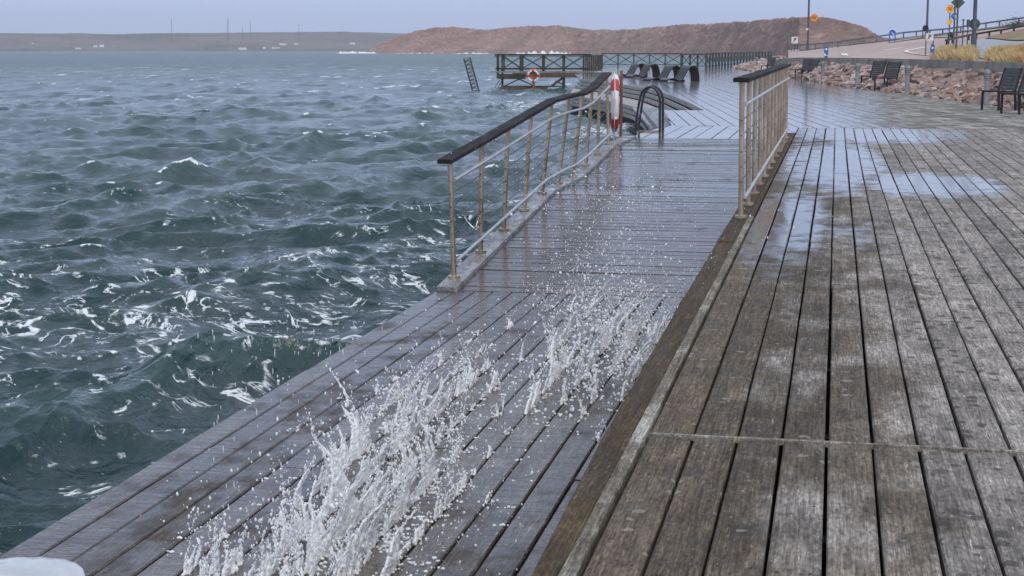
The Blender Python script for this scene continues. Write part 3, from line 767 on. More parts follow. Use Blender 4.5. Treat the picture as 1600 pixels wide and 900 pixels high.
posts = []
for i, ln_ in enumerate((-.03, .01, .04, .07, .10, .115, .11, .075, .02, -.03)):
    yv = 12.62+1.01*i; z = ramp_z(yv)+.036; posts.append((Vector((-3.068, yv, z)), Vector((-3.068+ln_, yv, z+(.975 if i < 7 else .955)))))
rail_l = railing('railing', 'stainless wire railing with dark handrail on the water side of the ramp', posts, .125)
# continuation of the handrail board to the end post
rb = []
for i in range(12):
    yv = 12.78+i*1.055; rb.append((Vector((-.722, yv, -.002)), Vector((-.735+.0*i, yv, 1.085))))
# photographed bend: near end a little lower
rail_r = railing('railing', 'stainless wire railing with dark handrail standing on the upper deck edge', rb, .125)

# lifebuoy hung at the end of the left railing on its own post
def torus_parts(R0, r0, a0, a1, n=14, m=10):
    pts = [(R0*math.cos(a0+(a1-a0)*i/n), 0, R0*math.sin(a0+(a1-a0)*i/n)) for i in range(n+1)]
    return MB().tube(pts, r0, m)
def lifebuoy(loc, rz, R0, r0, label, tilt=(0, 0), red_w=.26, rope=True, sz=1.0, phase=0):
    r = empty('lifebuoy', loc, rz, label=label, cat='lifebuoy'); r.rotation_euler = (tilt[0], tilt[1], rz)
    r.scale = (1, 1, sz)
    for q in range(4):
        c = math.pi/2*q+math.pi/4*(phase)
        torus_parts(R0, r0, c+red_w, c+math.pi/2-red_w, 12).build('ring_section', M['white'], r, smooth=True)
        torus_parts(R0, r0*1.06, c-red_w, c+red_w, 8).build('red_band', M['red'], r, smooth=True)
    if rope:
        mb = MB()
        for q in range(4):
            c0 = math.pi/2*q+math.pi/2; pts = []
            for i in range(9):
                a = c0+math.pi/2*i/8; rr_ = R0+r0*1.2+.045*math.sin(math.pi*i/8); pts.append((rr_*math.cos(a), .01, rr_*math.sin(a)))
            mb.tube(pts, .008, 6)
        mb.build('grab_rope', M['rope'], r)
    return r
pl = AY(975, 216, 22.3)
pbase = W(972, 215, .0)
lp = empty('lifebuoy_post', (pbase.x-.02, pbase.y, 0), label='slim reddish brown post carrying the lifebuoy at the top end of the ramp railing', cat='post')
MB().tube([(0, 0, .0), (0, 0, 1.02)], .022, 10).build('post', simple('rusty post', (.22, .10, .07), .5, .4), lp, smooth=True)
MB().box((0, 0, .012), (.16, .16, .02)).build('base_plate', M['steel'], lp)
MB().bar((0, 0, .95), (-.10, -.04, .95), .03, .02).build('hook', M['steel'], lp)
lifebuoy((pbase.x-.10, pbase.y-.13, .53), R(99), .34, .055, 'white lifebuoy with red bands seen edge on at the top end of the ramp railing', tilt=(0, R(-3)), sz=1.12, phase=1)

# swimming ladder
q0 = W(1031, 207, 0); lad = empty('swim_ladder', (q0.x, q0.y, 0), label='black tubular swimming ladder arching over the deck edge beside the inlet', cat='ladder')
def hoop(dy):
    pts = [(0, dy, -.01), (-.005, dy, .5)]
    for i in range(1, 12):
        a = math.pi*i/12; pts.append((-.17+.165*math.cos(a), dy, .5+.235*math.sin(a)))
    pts += [(-.35, dy, .45), (-.40, dy, .1), (-.46, dy, -.6), (-.48, dy, -1.5)]
    return pts
for dy in (0, .46): MB().tube(hoop(dy), .021, 10).build('hoop', M['dark_metal'], lad, smooth=True)
for z in (-.15, -.45, -.75, -1.05): MB().tube([(-.425+z*.05, 0, z), (-.425+z*.05, .46, z)], .016, 8).build('rung', M['dark_metal'], lad)
MB().box((-.20, .0, .004), (.46, .03, .012)).box((-.20, .46, .004), (.46, .03, .012)).build('foot_bar', M['steel'], lad)

# ================================================================== PIER
PD = 94.0
pa, pb_ = AT(776, 112, PD), AT(942, 112, PD)
pier = empty('pier', (pa.x, pa.y, 0), math.atan2(pb_.y-pa.y, pb_.x-pa.x), label='old greenish timber pier with cross braced railing standing in the waves', cat='pier')
PL = (pb_-pa).length; sc_ = PD/2488
def ppx(px): return (px-776)*sc_*1.0
zP = lambda y: HC-(y-76)*sc_
zt, zd, zb = zP(85), zP(112), zP(150)-.4
DEP = 2.2
for px, w_, z0 in ((778, .16, zP(122)), (785, .14, zb), (813, .09, zd), (817, .09, zd), (849, .16, zd), (881, .17, zb), (912, .12, zd)):
    MB().box((ppx(px), 0, (zt+z0)/2), (w_, .12, zt-z0)).build('post', M['pier'], pier)
for px in (785, 813, 849, 881, 912):
    MB().box((ppx(px)+.05, DEP, (zt+zd)/2), (.09, .09, zt-zd)).build('post', M['fence'], pier)
for (y, th, dep) in ((85.4, .10, 0), (87.8, .04, 0), (107.5, .07, 0), (85.4, .08, DEP), (107, .06, DEP)):
    MB().box((ppx(848), dep-.07*(dep == 0), zP(y)), (PL-.6, .05, th)).build('rail', M['pier'] if dep == 0 else M['fence'], pier)
segs = [785, 815, 849, 881, 912]
for i in range(4):
    a, b = ppx(segs[i])+.08, ppx(segs[i+1])-.08
    for dep in (0, DEP):
        for (u, v) in ((zP(89), zP(106)), (zP(106), zP(89))):
            MB().bar((a, dep+.01*(u > v), u), (b, dep+.01*(u > v), v), .04, .055).build('brace', M['fence'], pier)
MB().box((ppx(858)-.3, DEP/2, zd+.0), (PL*1.0, DEP+.2, .09)).build('pier_deck', M['curb'], pier)
MB().box((ppx(800), -.12, zP(119)), (1.6, .06, .30)).build('fender_board', M['pier'], pier)
MB().box((ppx(870), -.10, zP(117)), (5.2, .08, .28)).build('edge_beam', M['pier_brown'], pier)
MB().bar((ppx(788), -.06, zP(134)), (ppx(818), -.06, zP(120)), .05, .07).bar((ppx(800), -.02, zP(118)), (ppx(835), -.02, zP(134)), .05, .07).build('brace', M['pier'], pier)
MB().bar((ppx(862), -.06, zP(134)), (ppx(880), -.06, zP(121)), .08, .14).bar((ppx(868), -.02, zP(126)), (ppx(885), -.02, zP(134)), .05, .07).build('brace', M['pier'], pier)
MB().box((ppx(833), -.05, zP(134.5)), (3.6, .06, .09)).build('lower_rail', M['pier'], pier)
MB().box((ppx(818), .1, zP(139.5)), (2.9, .5, .28)).build('lower_beam', M['pier_brown'], pier)
MB().box((ppx(800), .6, zP(141)), (1.4, .5, .3)).build('lower_beam', M['dark'], pier)
MB().box((ppx(834), -.15, zP(131)), (.10, .1, 1.3)).build('post', M['orange_board'], pier)
MB().bar((ppx(884), -.2, zP(136)), (ppx(930), -.2, zP(146)), .06, .05).build('gangway_rail', M['fence'], pier)
# panelled end of the pier: boards
for i in range(9):
    MB().box((ppx(915.5+i*2.9), -.06-.0*i, zP(98)), (.10, .03, .95)).build('panel_board', M['pier'], pier)
MB().bar((ppx(781), -.1, zP(124)), (ppx(764), -.8, zP(152)), .03, .03).bar((ppx(785), -.1, zP(124)), (ppx(769), -.8, zP(154)), .03, .03).build('ladder_rail', M['fence'], pier)
pc = AT(834, 118, PD-1.0)
ob = empty('rescue_board', pc, YAW*1.2, label='round rusty orange board on the pier edge behind a lifebuoy', cat='board')
MB().tube([(0, .02, .12), (0, .06, .12)], .33, 20).build('disc', M['orange_board'], ob)
MB().box((0, .04, -.35), (.12, .04, .7)).build('stake', M['orange_board'], ob)
lifebuoy((pc.x-.02, pc.y-.1, pc.z-.02), YAW*.9, .30, .06, 'small red and white lifebuoy hanging on the orange board of the pier', rope=True)

# leaning lattice
l0, l1 = W(744, 150, SEA-.2), None
l0 = AT(745, 150, 88); l1 = AT(729, 91, 88.6)
lat = empty('lattice_pole', l0, label='dark lattice pole leaning to the left out of the open water', cat='pole')
ax = (l1-l0); side = Vector((math.cos(YAW), math.sin(YAW), 0)); side = (side-ax.normalized()*side.dot(ax.normalized())).normalized()
for s_ in (-1, 1):
    MB().bar(side*s_*.17-ax*.15, ax+side*s_*.17, .045, .045, up=Vector((0, 1, 0))).build('rail', M['fence'], lat)
    MB().bar(side*s_*.17-ax*.15+Vector((.02, .10, 0)), ax+side*s_*.17+Vector((.02, .10, 0)), .04, .04, up=Vector((0, 1, 0))).build('rail', M['fence'], lat)
for i in range(10):
    a = ax*(i/10+.03); b = ax*((i+.5)/10+.03)
    MB().bar(a-side*.17, a+side*.17, .035, .05, up=ax.normalized()).build('rung', M['fence'], lat)
    MB().bar(a-side*.17, b+side*.17, .022, .022, up=ax.normalized()).bar(b+side*.17, a+ax*.1-side*.17, .022, .022, up=ax.normalized()).build('brace', M['fence'], lat)

# ================================================================== FENCE beyond the loungers
def xfence(label, pts, h, post_w, with_top=True):
    o0 = pts[0]; r = empty('timber_fence', o0, label=label, cat='fence')
    for i, p in enumerate(pts):
        q = p-o0; MB().box((q.x, q.y, h/2-.1), (post_w, post_w, h+.2), Matrix.Rotation(YAW, 3, 'Z')).build('post', M['fence'], r)
    for a, b in zip(pts[:-1], pts[1:]):
        a = a-o0; b = b-o0
        for zz, th in ((h-.03, .08), (.12, .06)): MB().bar(a+Vector((0, -.05, zz)), b+Vector((0, -.05, zz)), .04, th).build('rail', M['fence'], r)
        MB().bar(a+Vector((0, .02, .15)), b+Vector((0, .02, h-.1)), .03, .055).build('brace', M['fence'], r)
        MB().bar(a+Vector((0, .06, h-.1)), b+Vector((0, .06, .15)), .03, .055).build('brace', M['fence'], r)
fp = [AT(px, 100, 124) for px in np.arange(941, 1066, 24.6)]
for p in fp: p.z = 0
xfence('cross braced dark fence behind the loungers, widest bays', fp, 1.0, .10)
fp = []
for px, D in ((1066, 117), (1078, 116), (1090, 115), (1103, 113)):
    p = AT(px, 100, D); p.z = 0; fp.append(p)
xfence('short run of fence with close posts between the loungers and the long receding fence', fp, .98, .13)
fp = []
for i in range(22):
    f = i/21; px = 1104+(1205-1104)*f; D = 113+46*f**1.1; p = AT(px, 100, D); p.z = 0; fp.append(p)
xfence('long close braced fence receding to the rocks on the right', fp, 1.05, .13)

# ================================================================== LOUNGERS
def lounger_proto():
    r = empty('sun_lounger', (0, 0, 0), label='x', cat='sun lounger', group='black wave shaped loungers on the platform')
    prof = [(-1.0, .03), (-.85, .12), (-.66, .17), (-.48, .14), (-.3, .07), (-.18, .05), (-.05, .10), (.08, .26), (.22, .48), (.36, .66), (.50, .74), (.68, .75), (.84, .66), (.95, .46), (1.0, .22), (1.01, .0)]
    P = []
    for i in range(len(prof)-1):
        for k in range(3):
            f = k/3; P.append((prof[i][0]*(1-f)+prof[i+1][0]*f, prof[i][1]*(1-f)+prof[i+1][1]*f))
    P.append(prof[-1]); n = len(P); w = .34; th = .035
    vs = []; 
    for i, (x, z) in enumerate(P):
        a = P[max(i-1, 0)]; b = P[min(i+1, n-1)]; tx, tz = b[0]-a[0], b[1]-a[1]; L = math.hypot(tx, tz); nx_, nz_ = -tz/L, tx/L
        vs += [(x, -w, z), (x, w, z), (x-nx_*th, w, z-nz_*th), (x-nx_*th, -w, z-nz_*th)]
    fs = []; mi = []
    for i in range(n-1):
        for k in range(4): fs.append((i*4+k, i*4+4+k, i*4+4+(k+1) % 4, i*4+(k+1) % 4)); mi.append(1 if k == 2 else 0)
    mb = MB(); mb.add(vs, fs); mb.m = mi; mb.add(vs[:4], [(0, 1, 2, 3)]); mb.add(vs[-4:], [(3, 2, 1, 0)])
    mb.build('wave_shell', [M['lounger'], M['lounger_in']], r, smooth=True)
    for x in (-.95, .1):
        MB().box((x, 0, .04), (.06, .6, .08)).build('foot', M['black'], r)
    return r
LP = [((1061, 127), 'nearest black wave lounger, furthest right with its open arch showing', R(12)), ((1035, 126), 'black wave lounger just left of the nearest one', R(12)),
      ((1003, 121), 'black wave lounger third from the right, its arch standing against the fence', R(16)), ((984, 120), 'furthest black wave lounger, leftmost of the four', R(16))]
pr = lounger_proto()
for i, ((px, py), lab, az_) in enumerate(LP):
    o = pr if i == 0 else copy_tree(pr); p = W(px, py, 0); o.location = (p.x, p.y, .0); o.rotation_euler = (0, 0, YAW+R(32)); o.scale = (.86, .84, .86); o['label'] = lab

# ================================================================== LAND ON THE RIGHT
WALL = [(1190, 98, .62), (1235, 84, .88), (1250, 80, .92), (1340, 63, 1.0), (1450, 54, 1.0), (1600, 42, 1.0), (1720, 36, 1.02), (1900, 31, 1.05)]
FAR = [(1150, 135, 84.5), (1190, 130, 82), (1237, 125, 78), (1300, 122, 74), (1365, 118, 65), (1400, 116, 60.5), (1480, 110, 53), (1540, 108, 46), (1600, 106, 38), (1700, 104, 30), (1900, 100, 20)]
def lerp_tab(tab, px, j): return float(np.interp(px, [t_[0] for t_ in tab], [t_[j] for t_ in tab]))
def terrain_pt(px, s):
    D0 = lerp_tab(WALL, px, 1)+.1; z0 = lerp_tab(WALL, px, 2)-.07; D1 = lerp_tab(FAR, px, 1); y1 = lerp_tab(FAR, px, 2)
    z1 = HC-(y1-76)/2488*D1; D = D0+(D1-D0)*s; z = z0+(z1-z0)*s
    d = ray(px, 76); h = math.hypot(d.x, d.y); return Vector((d.x/h*D, d.y/h*D, z))
def on_ground(px, py):
    lo, hi = 0.0, 1.0
    def yy(s): p = terrain_pt(px, s); D = math.hypot(p.x, p.y); return 76+(HC-p.z)/D*2488
    if py >= yy(0): return terrain_pt(px, 0)
    for _ in range(40):
        mid = (lo+hi)/2
        if yy(mid) > py: lo = mid
        else: hi = mid
    return terrain_pt(px, lo)
pxs = np.linspace(1232, 1900, 90); ss = np.linspace(0, 1, 40); V = []
for s in ss:
    for px in pxs: V.append(terrain_pt(px, s))
for s in (1.15, 1.4):
    for px in pxs:
        p = terrain_pt(px, 1.0); V.append(Vector((p.x*(1+(s-1)*.5), p.y*(1+(s-1)*.5), p.z-(s-1)*12)))
V = np.array([list(v) for v in V])
t = NT('pink asphalt road'); pos = t.pos
sx = t.n('ShaderNodeSeparateXYZ', {0: pos})
nz = t.noise(pos, .35, 6, .6); n2 = t.noise(pos, 14, 4, .7)
c = t.mix(t.mr(nz, .35, .65), (.37, .285, .26), (.47, .375, .35)); c = t.mix(t.m('MULTIPLY', t.mr(n2, .5, .7), .3), c, (.25, .2, .19))
# grey asphalt lot to the right of the black rail, grass verge behind it
X_, Y_ = sx.outputs[0], sx.outputs[1]
M['road'] = t.P(base=c, rough=.85)
me = npmesh('road', V, gridfaces(42, 90), M['road'], True); o = bpy.data.objects.new('road', me); COL.objects.link(o)
tag(o, 'pinkish asphalt road climbing to the right behind the sea wall', kind='structure')
def ground_poly(name, pts, mat, lift=.03, label='', kind='structure', sub=6):
    # strip draped on the terrain between an upper and a lower line of picture points
    lo_, hi_ = pts; n = 24; rows = sub; Vv = []
    for j in range(rows+1):
        for i in range(n+1):
            px = lo_[0][0]+(lo_[-1][0]-lo_[0][0])*i/n
            a = np.interp(px, [q[0] for q in lo_], [q[1] for q in lo_]); px2 = px
            b = np.interp(px2, [q[0] for q in hi_], [q[1] for q in hi_])
            p = on_ground(px, a+(b-a)*j/rows); Vv.append((p.x, p.y, p.z+lift))
    me = npmesh(name, np.array(Vv), gridfaces(rows+1, n+1), mat, True); o = bpy.data.objects.new(name, me); COL.objects.link(o); tag(o, label, kind=kind); return o
m_lot = simple('grey wet asphalt', (.30, .32, .335), .5, var=.12, scale=1)
m_verge = simple('brown grass verge', (.24, .17, .09), .9, var=.35, scale=2)
ground_poly('asphalt', ([(1500, 71), (1530, 92), (1590, 93), (1800, 95)], [(1500, 69), (1545, 62.5), (1590, 60), (1800, 56)]), m_lot, .03, 'grey asphalt yard right of the round sign')
ground_poly('verge', ([(1540, 61.5), (1580, 66), (1800, 66)], [(1540, 60.5), (1600, 48.5), (1800, 36)]), m_verge, .07, 'brown grass bank behind the grey asphalt')
ground_poly('verge', ([(1250, 79.5), (1370, 66.5), (1480, 54.5), (1640, 37.5)], [(1250, 77.7), (1370, 64.6), (1480, 53.0), (1640, 34.5)]), simple('grey verge', (.16, .14, .11), .9, var=.3), .05, 'grey brown verge under the guard rail')
ground_poly('kerb_island', ([(1388, 67.8), (1440, 61), (1500, 59.2)], [(1388, 67), (1440, 59.5), (1500, 58.2)]), simple('kerb stone', (.20, .15, .13), .85), .10, 'dark kerb strip between the road lanes')
def paint(pts, w, label):
    P3 = [on_ground(*p) for p in pts]; vs = []; fs = []
    for i, p in enumerate(P3):
        a = P3[max(0, i-1)]; b = P3[min(len(P3)-1, i+1)]; t_ = (b-a); n_ = Vector((-t_.y, t_.x, 0)).normalized()*w/2
        vs += [p+n_+Vector((0, 0, .022)), p-n_+Vector((0, 0, .022))]
    for i in range(len(P3)-1): fs.append((2*i, 2*i+1, 2*i+3, 2*i+2))
    o = MB().add(vs, fs).build('road_marking', M['line']); tag(o, label, kind='structure')
paint([(1452, 86.5), (1428, 84), (1415, 81), (1418, 79), (1445, 74.5), (1460, 73)], .16, 'white hooked line painted on the road')
paint([(1319, 84), (1321, 87)], .3, 'short white dash painted on the road')
paint([(1380, 79), (1412, 74.5)], .12, 'faint white line painted across the road')
# sea wall
wl = empty('sea_wall', (0, 0, 0), label='low grey concrete sea wall above the stones', cat='wall')
wp = []
for px in [1205, 1235, 1250, 1295, 1340, 1395, 1450, 1500, 1550, 1600, 1660, 1720, 1800, 1900]:
    D = lerp_tab(WALL, px, 1); z = lerp_tab(WALL, px, 2); d = ray(px, 76); h = math.hypot(d.x, d.y); wp.append((Vector((d.x/h*D, d.y/h*D, 0)), z, px))
for i in range(len(wp)-1):
    (a, za, _), (b, zb_, _) = wp[i], wp[i+1]; t_ = (b-a).normalized(); a2 = a+t_*.006; b2 = b-t_*.006; n_ = Vector((t_.y, -t_.x, 0))
    if n_.dot(a) < 0: n_ = -n_
    vs = []
    for p, z in ((a2, za), (b2, zb_)):
        vs += [p+Vector((0, 0, -.2)), p+Vector((0, 0, z)), p+n_*.28+Vector((0, 0, z)), p+n_*.28+Vector((0, 0, -.2))]
    MB().add(vs, [(0, 1, 2, 3), (7, 6, 5, 4), (0, 4, 5, 1), (1, 5, 6, 2), (2, 6, 7, 3)]).build('wall_section', M['concrete'], wl, bevel=.015)
# stone embankment
EDGEP = [(1150, 107), (1235, 120), (1340, 138.5), (1420, 147), (1540, 163), (1620, 175), (1757, 197), (1900, 224)]
t = NT('riprap stone'); rn = t.rnd; pos = t.pos
cr_ = t.n('ShaderNodeValToRGB', {0: rn}); ce = cr_.color_ramp; ce.elements[0].color = (.30, .19, .155, 1); ce.elements[1].color = (.56, .47, .42, 1)
for p_, c_ in ((.25, (.42, .28, .23)), (.45, (.33, .27, .24)), (.6, (.50, .36, .30)), (.75, (.36, .31, .28)), (.88, (.50, .26, .16))):
    e = ce.elements.new(p_); e.color = (*c_, 1)
ni = t.noise(pos, 7, 6, .65)
c = t.mix(t.mr(ni, .38, .66), t.mix(.5, cr_.outputs[0], (.1, .08, .07)), cr_.outputs[0]); c = t.mix(t.mr(ni, .6, .75, 0, .5), c, (.52, .45, .40))
M['stone'] = t.P(base=t.mix(.22, c, (.06, .045, .04)), rough=t.mr(ni, .3, .7, .5, .8), normal=t.bump(ni, .7, .05))
def stone_mesh(k):
    rd_ = random.Random(k); bm = bmesh.new()
    for _ in range(15):
        v = Vector((rd_.gauss(0, 1), rd_.gauss(0, 1), rd_.gauss(0, 1))).normalized()*rd_.uniform(.42, .58); bm.verts.new((v.x*1.25, v.y, v.z*.72))
    bmesh.ops.convex_hull(bm, input=bm.verts); 
    for v in [v for v in bm.verts if not v.link_faces]: bm.verts.remove(v)
    me = bpy.data.meshes.new('stone'); bm.to_mesh(me); bm.free(); me.materials.append(M['stone']); return me
SM = [stone_mesh(k) for k in range(14)]
emb = empty('stone_embankment', (0, 0, 0), label='bank of tumbled reddish stones below the concrete wall', cat='embankment')
def edge_D(px):
    y = np.interp(px, [q[0] for q in EDGEP], [q[1] for q in EDGEP]); p = W(px, y, 0); return math.hypot(p.x, p.y)
cand = []
pxr = random.Random(3)
def bank_pt(px, s):
    De = edge_D(px); Dw = lerp_tab(WALL, px, 1) if px > 1235 else lerp_tab(WALL, px, 1)+8; zt_ = lerp_tab(WALL, px, 2)-.30
    if px < 1235: zt_ = .10+.80*max(0, min(1, (px-1150)/70)); Dw = De+22*max(0, min(1, (px-1145)/60))+1
    D = De+.1+(Dw-De-.0)*s; z = -.08+(zt_+.02)*s**.9; d = ray(px, 76); h = math.hypot(d.x, d.y); return Vector((d.x/h*D, d.y/h*D, z))
px = 1152.0
row = 0
V = []
bx = np.linspace(1140, 1900, 120)
for s in np.linspace(-.0, 1.06, 8):
    for q in bx: V.append(list(bank_pt(q, s)-Vector((0, 0, .14))))
me = npmesh('bank_core', np.array(V), gridfaces(8, 120), simple('dark gap earth', (.035, .028, .024), .9), False)
obj('bank_core', me, emb)
while px < 1760:
    D = edge_D(px); size = 7.5/2488*D if D > 60 else .34
    size = max(.27, min(.48, 8/2488*D)); Dw = D+abs(lerp_tab(WALL, px, 1)-D if px >= 1235 else 22*max(0, min(1, (px-1145)/60))+1)
    rows_ = max(3, int(abs(Dw-D)/(size*.75))+1); rows_ = min(rows_, 26)
    for j in range(rows_):
        s = (j+pxr.uniform(-.3, .3))/(rows_-.5); p = bank_pt(px+pxr.uniform(-.4, .4)*size/D*2488, max(-.0, min(1.02, s)))
        sz = size*pxr.choice([.7, .8, 1, 1.1, 1.25, 1.5]); cand.append((p, sz))
    px += size*.62/D*2488
def score(c_): return -c_[1]/math.hypot(c_[0].x, c_[0].y)
cand_v = [c_ for c_ in cand]
cand_v.sort(key=score)
print('stones', len(cand_v))
rest_bm = bmesh.new()
for i, (p, sz) in enumerate(cand_v):
    Mx = Matrix.Translation(p+Vector((0, 0, sz*.12))) @ Matrix.Rotation(pxr.uniform(-.45, .45), 4, 'X') @ Matrix.Rotation(pxr.uniform(0, 6.28), 4, 'Z') @ Matrix.Scale(sz*1.1, 4)
    if i < 298:
        o = obj('stone', SM[i % 14], emb); o.matrix_world = Mx
    else:
        n0 = len(rest_bm.verts); rest_bm.from_mesh(SM[i % 14]); rest_bm.verts.ensure_lookup_table()
        bmesh.ops.transform(rest_bm, matrix=Mx, verts=rest_bm.verts[n0:])
me = bpy.data.meshes.new('small_stones'); rest_bm.to_mesh(me); rest_bm.free()
t = NT('mixed riprap stone'); pos = t.pos; vr = t.vor(pos, 2.1); 
cc = t.n('ShaderNodeValToRGB', {0: t.n('ShaderNodeSeparateXYZ', {0: vr.outputs['Color']}).outputs[0]}); ce = cc.color_ramp
ce.elements[0].color = (.26, .18, .15, 1); ce.elements[1].color = (.56, .47, .42, 1); e = ce.elements.new(.5); e.color = (.44, .31, .27, 1)
ni = t.noise(pos, 7, 6, .65); me.materials.append(t.P(base=t.mix(t.mr(ni, .30, .60), t.mix(.7, cc.outputs[0], (.08, .06, .05)), cc.outputs[0]), rough=.7, normal=t.bump(ni, .6, .05)))
o = obj('small_stones', me, emb); o['kind'] = 'stuff'

# bollards along the stone edge
def bollard(px, yb, yt, lab):
    p = W(px, yb, 0); D = math.hypot(p.x, p.y); h = (yb-yt)/2488*D
    r = empty('bollard', (p.x, p.y, 0), label=lab, cat='bollard', group='grey bollards along the deck edge')
    MB().tube([(0, 0, 0), (0, 0, h*.72)], .068, 14).build('post', M['bollard'], r, smooth=True)
    MB().tube([(0, 0, h*.72), (0, 0, h*.93), (0, 0, h)], [.088, .088, .075], 14).build('head', M['bollard'], r, smooth=True)
    for k in range(3): MB().tube([(0, 0, h*(.76+.06*k)), (0, 0, h*(.78+.06*k))], .096, 14).build('fin', M['pole'], r)
for a in ((1541, 164, 112, 'grey bollard beside the nearest pair of chairs at the right edge'), (1417, 147, 104, 'grey bollard alone between the two chair pairs on the right'),
          (1339, 138, 100, 'grey bollard at the left side of the middle pair of chairs'), (1285, 127, 97, 'grey bollard just right of the far pair of chairs'),
          (1182, 110, 90, 'wide pale bollard at the start of the stones behind the right railing')): bollard(*a)

# chairs
def chair_proto():
    r = empty('deck_chair', (0, 0, 0), label='x', cat='chair', group='black slatted chairs along the stone bank')
    # faces -x ; seat from x -.27 to .2
    for k in range(6): MB().box((-.25+k*.085, 0, .43-.004*k), (.072, .56, .022)).build('seat_slat', M['chair'], r)
    for k in range(7):
        f = k/6; MB().box((.23+.16*f, 0, .47+.42*f), (.022, .56, .062), Matrix.Rotation(R(20), 3, 'Y')).build('back_slat', M['chair'], r)
    for s_ in (-1, 1):
        MB().bar((-.25, s_*.25, 0), (-.25, s_*.25, .42), .04, .035).build('leg', M['black'], r)
        MB().bar((.26, s_*.25, 0), (.22, s_*.25, .44), .04, .035).build('leg', M['black'], r)
        MB().bar((.21, s_*.25, .42), (.40, s_*.25, .93), .035, .03).build('back_frame', M['black'], r)
        MB().bar((-.27, s_*.25, .41), (.23, s_*.25, .405), .03, .03).build('seat_frame', M['black'], r)
    return r
cp = chair_proto()
CH = [((1560, 172), 1.0, 'nearest slatted chair by the right picture edge, left one of its pair'), ((1592, 178), 1.0, 'slatted chair cut by the right picture edge, right one of the nearest pair'),
      ((1362, 138), 1.0, 'left chair of the middle pair between two bollards'), ((1384, 142), 1.0, 'right chair of the middle pair between two bollards'),
      ((1254, 122.5), .95, 'left chair of the far pair just right of the right railing'), ((1264, 123.5), .95, 'right chair of the far pair just right of the right railing'),
      ((1199, 114), .95, 'farthest slatted chair, half hidden behind the right handrail')]
for i, ((px, py), s_, lab) in enumerate(CH):
    o = cp if i == 0 else copy_tree(cp); p = W(px, py, 0); o.location = (p.x, p.y, .0); o.rotation_euler = (0, 0, YAW*.3+R(46 if i > 1 else 36)); o.scale = (s_,)*3; o['label'] = lab

# ================================================================== ROAD FURNITURE
def face_rz(p): return -math.atan2(p.x, p.y)
def gp(px, py): return on_ground(px, py)
def height(p, py):                       # height above the ground point p seen at picture row py
    D = math.hypot(p.x, p.y); return HC-(py-76)/2488*D-p.z
def lamp(px, py, lab, full=8.0):
    p = gp(px, py); r = empty('street_lamp', p, face_rz(p), label=lab, cat='street lamp', group='tall grey lamp poles beside the road')
    MB().tube([(0, 0, -.1), (0, 0, 1.2), (0, 0, full)], [.09, .075, .045], 10).build('pole', M['pole'], r, smooth=True)
    MB().tube([(0, 0, 0), (0, 0, .5)], .11, 10).build('base_sleeve', M['pole'], r, smooth=True)
    MB().tube([(0, 0, full), (.3, 0, full+.25), (1.0, 0, full+.3)], .035, 8).build('arm', M['pole'], r)
    MB().box((1.2, 0, full+.28), (.6, .24, .1)).build('lamp_head', M['pole'], r, bevel=.03)
    return p
def text_mesh(s, size, mat, parent, loc, rx=math.pi/2, name='lettering', align='CENTER'):
    cu = bpy.data.curves.new(name, 'FONT'); cu.body = s; cu.size = size; cu.align_x = align; cu.align_y = 'CENTER'; cu.extrude = .002; cu.offset = size*.02
    o = bpy.data.objects.new(name, cu); COL.objects.link(o)
    dg = bpy.context.evaluated_depsgraph_get(); me = bpy.data.meshes.new_from_object(o.evaluated_get(dg)); bpy.data.objects.remove(o)
    me.materials.clear(); me.materials.append(mat); o = obj(name, me, parent, loc, (rx, 0, 0)); return o
def disc(r, z, rad, mat, parent, y=-.05, name='sign_face', th=.02, n=24):
    return MB().tube([(r, y, z), (r, y-th, z)], rad, n).build(name, mat, parent)
def ring(r, z, rad, wdt, mat, parent, y=-.075):
    mb = MB(); n = 24
    for i in range(n):
        a, b = 2*math.pi*i/n, 2*math.pi*(i+1)/n
        f = lambda a_, q: (r+q*math.cos(a_), y, z+q*math.sin(a_))
        mb.add([f(a, rad), f(b, rad), f(b, rad-wdt), f(a, rad-wdt)]+[(v[0], v[1]+.012, v[2]) for v in (f(a, rad), f(b, rad), f(b, rad-wdt), f(a, rad-wdt))], [(0, 1, 2, 3), (7, 6, 5, 4), (0, 4, 5, 1), (3, 2, 6, 7)])
    return mb.build('rim', mat, parent)
lamp(1447, 53, 'tall lamp pole on the road rising behind the dark hoop sign')
lamp(1521, 77, 'thick lamp pole with the round grey sign back, rightmost of the three')
pL = lamp(1262, 79, 'tall lamp pole against the granite hill, leftmost of the three')
# orange round sign beside the left pole
r = empty('road_sign', pL, face_rz(pL), label='round orange speed sign mounted on the leftmost lamp pole', cat='sign')
s = math.hypot(pL.x, pL.y)/2488; z = height(pL, 29)
MB().bar((0, -.06, z), (8.5*s, -.06, z), .03, .03).build('bracket', M['pole'], r)
disc(8.5*s, z, 5.6*s, M['sign_orange'], r); ring(8.5*s, z, 5.7*s, 1.2*s, M['sign_orange'], r); text_mesh('50', 6.5*s, M['red'], r, (8.5*s, -.078, z))
MB().box((-1.5*s, -.08, height(pL, 46.5)), (3.2*s, .05, 3.4*s)).build('small_plate', M['white'], r)
def hoop_posts(w, h, mat, r, rad=.03):
    pts = [(-w/2, 0, 0), (-w/2, 0, h-w/2)]+[(-w/2*math.cos(a), 0, h-w/2+w/2*math.sin(a)) for a in np.linspace(.3, math.pi-.3, 7)]+[(w/2, 0, h-w/2), (w/2, 0, 0)]
    MB().tube(pts, rad, 8).build('hoop_frame', mat, r, smooth=True)
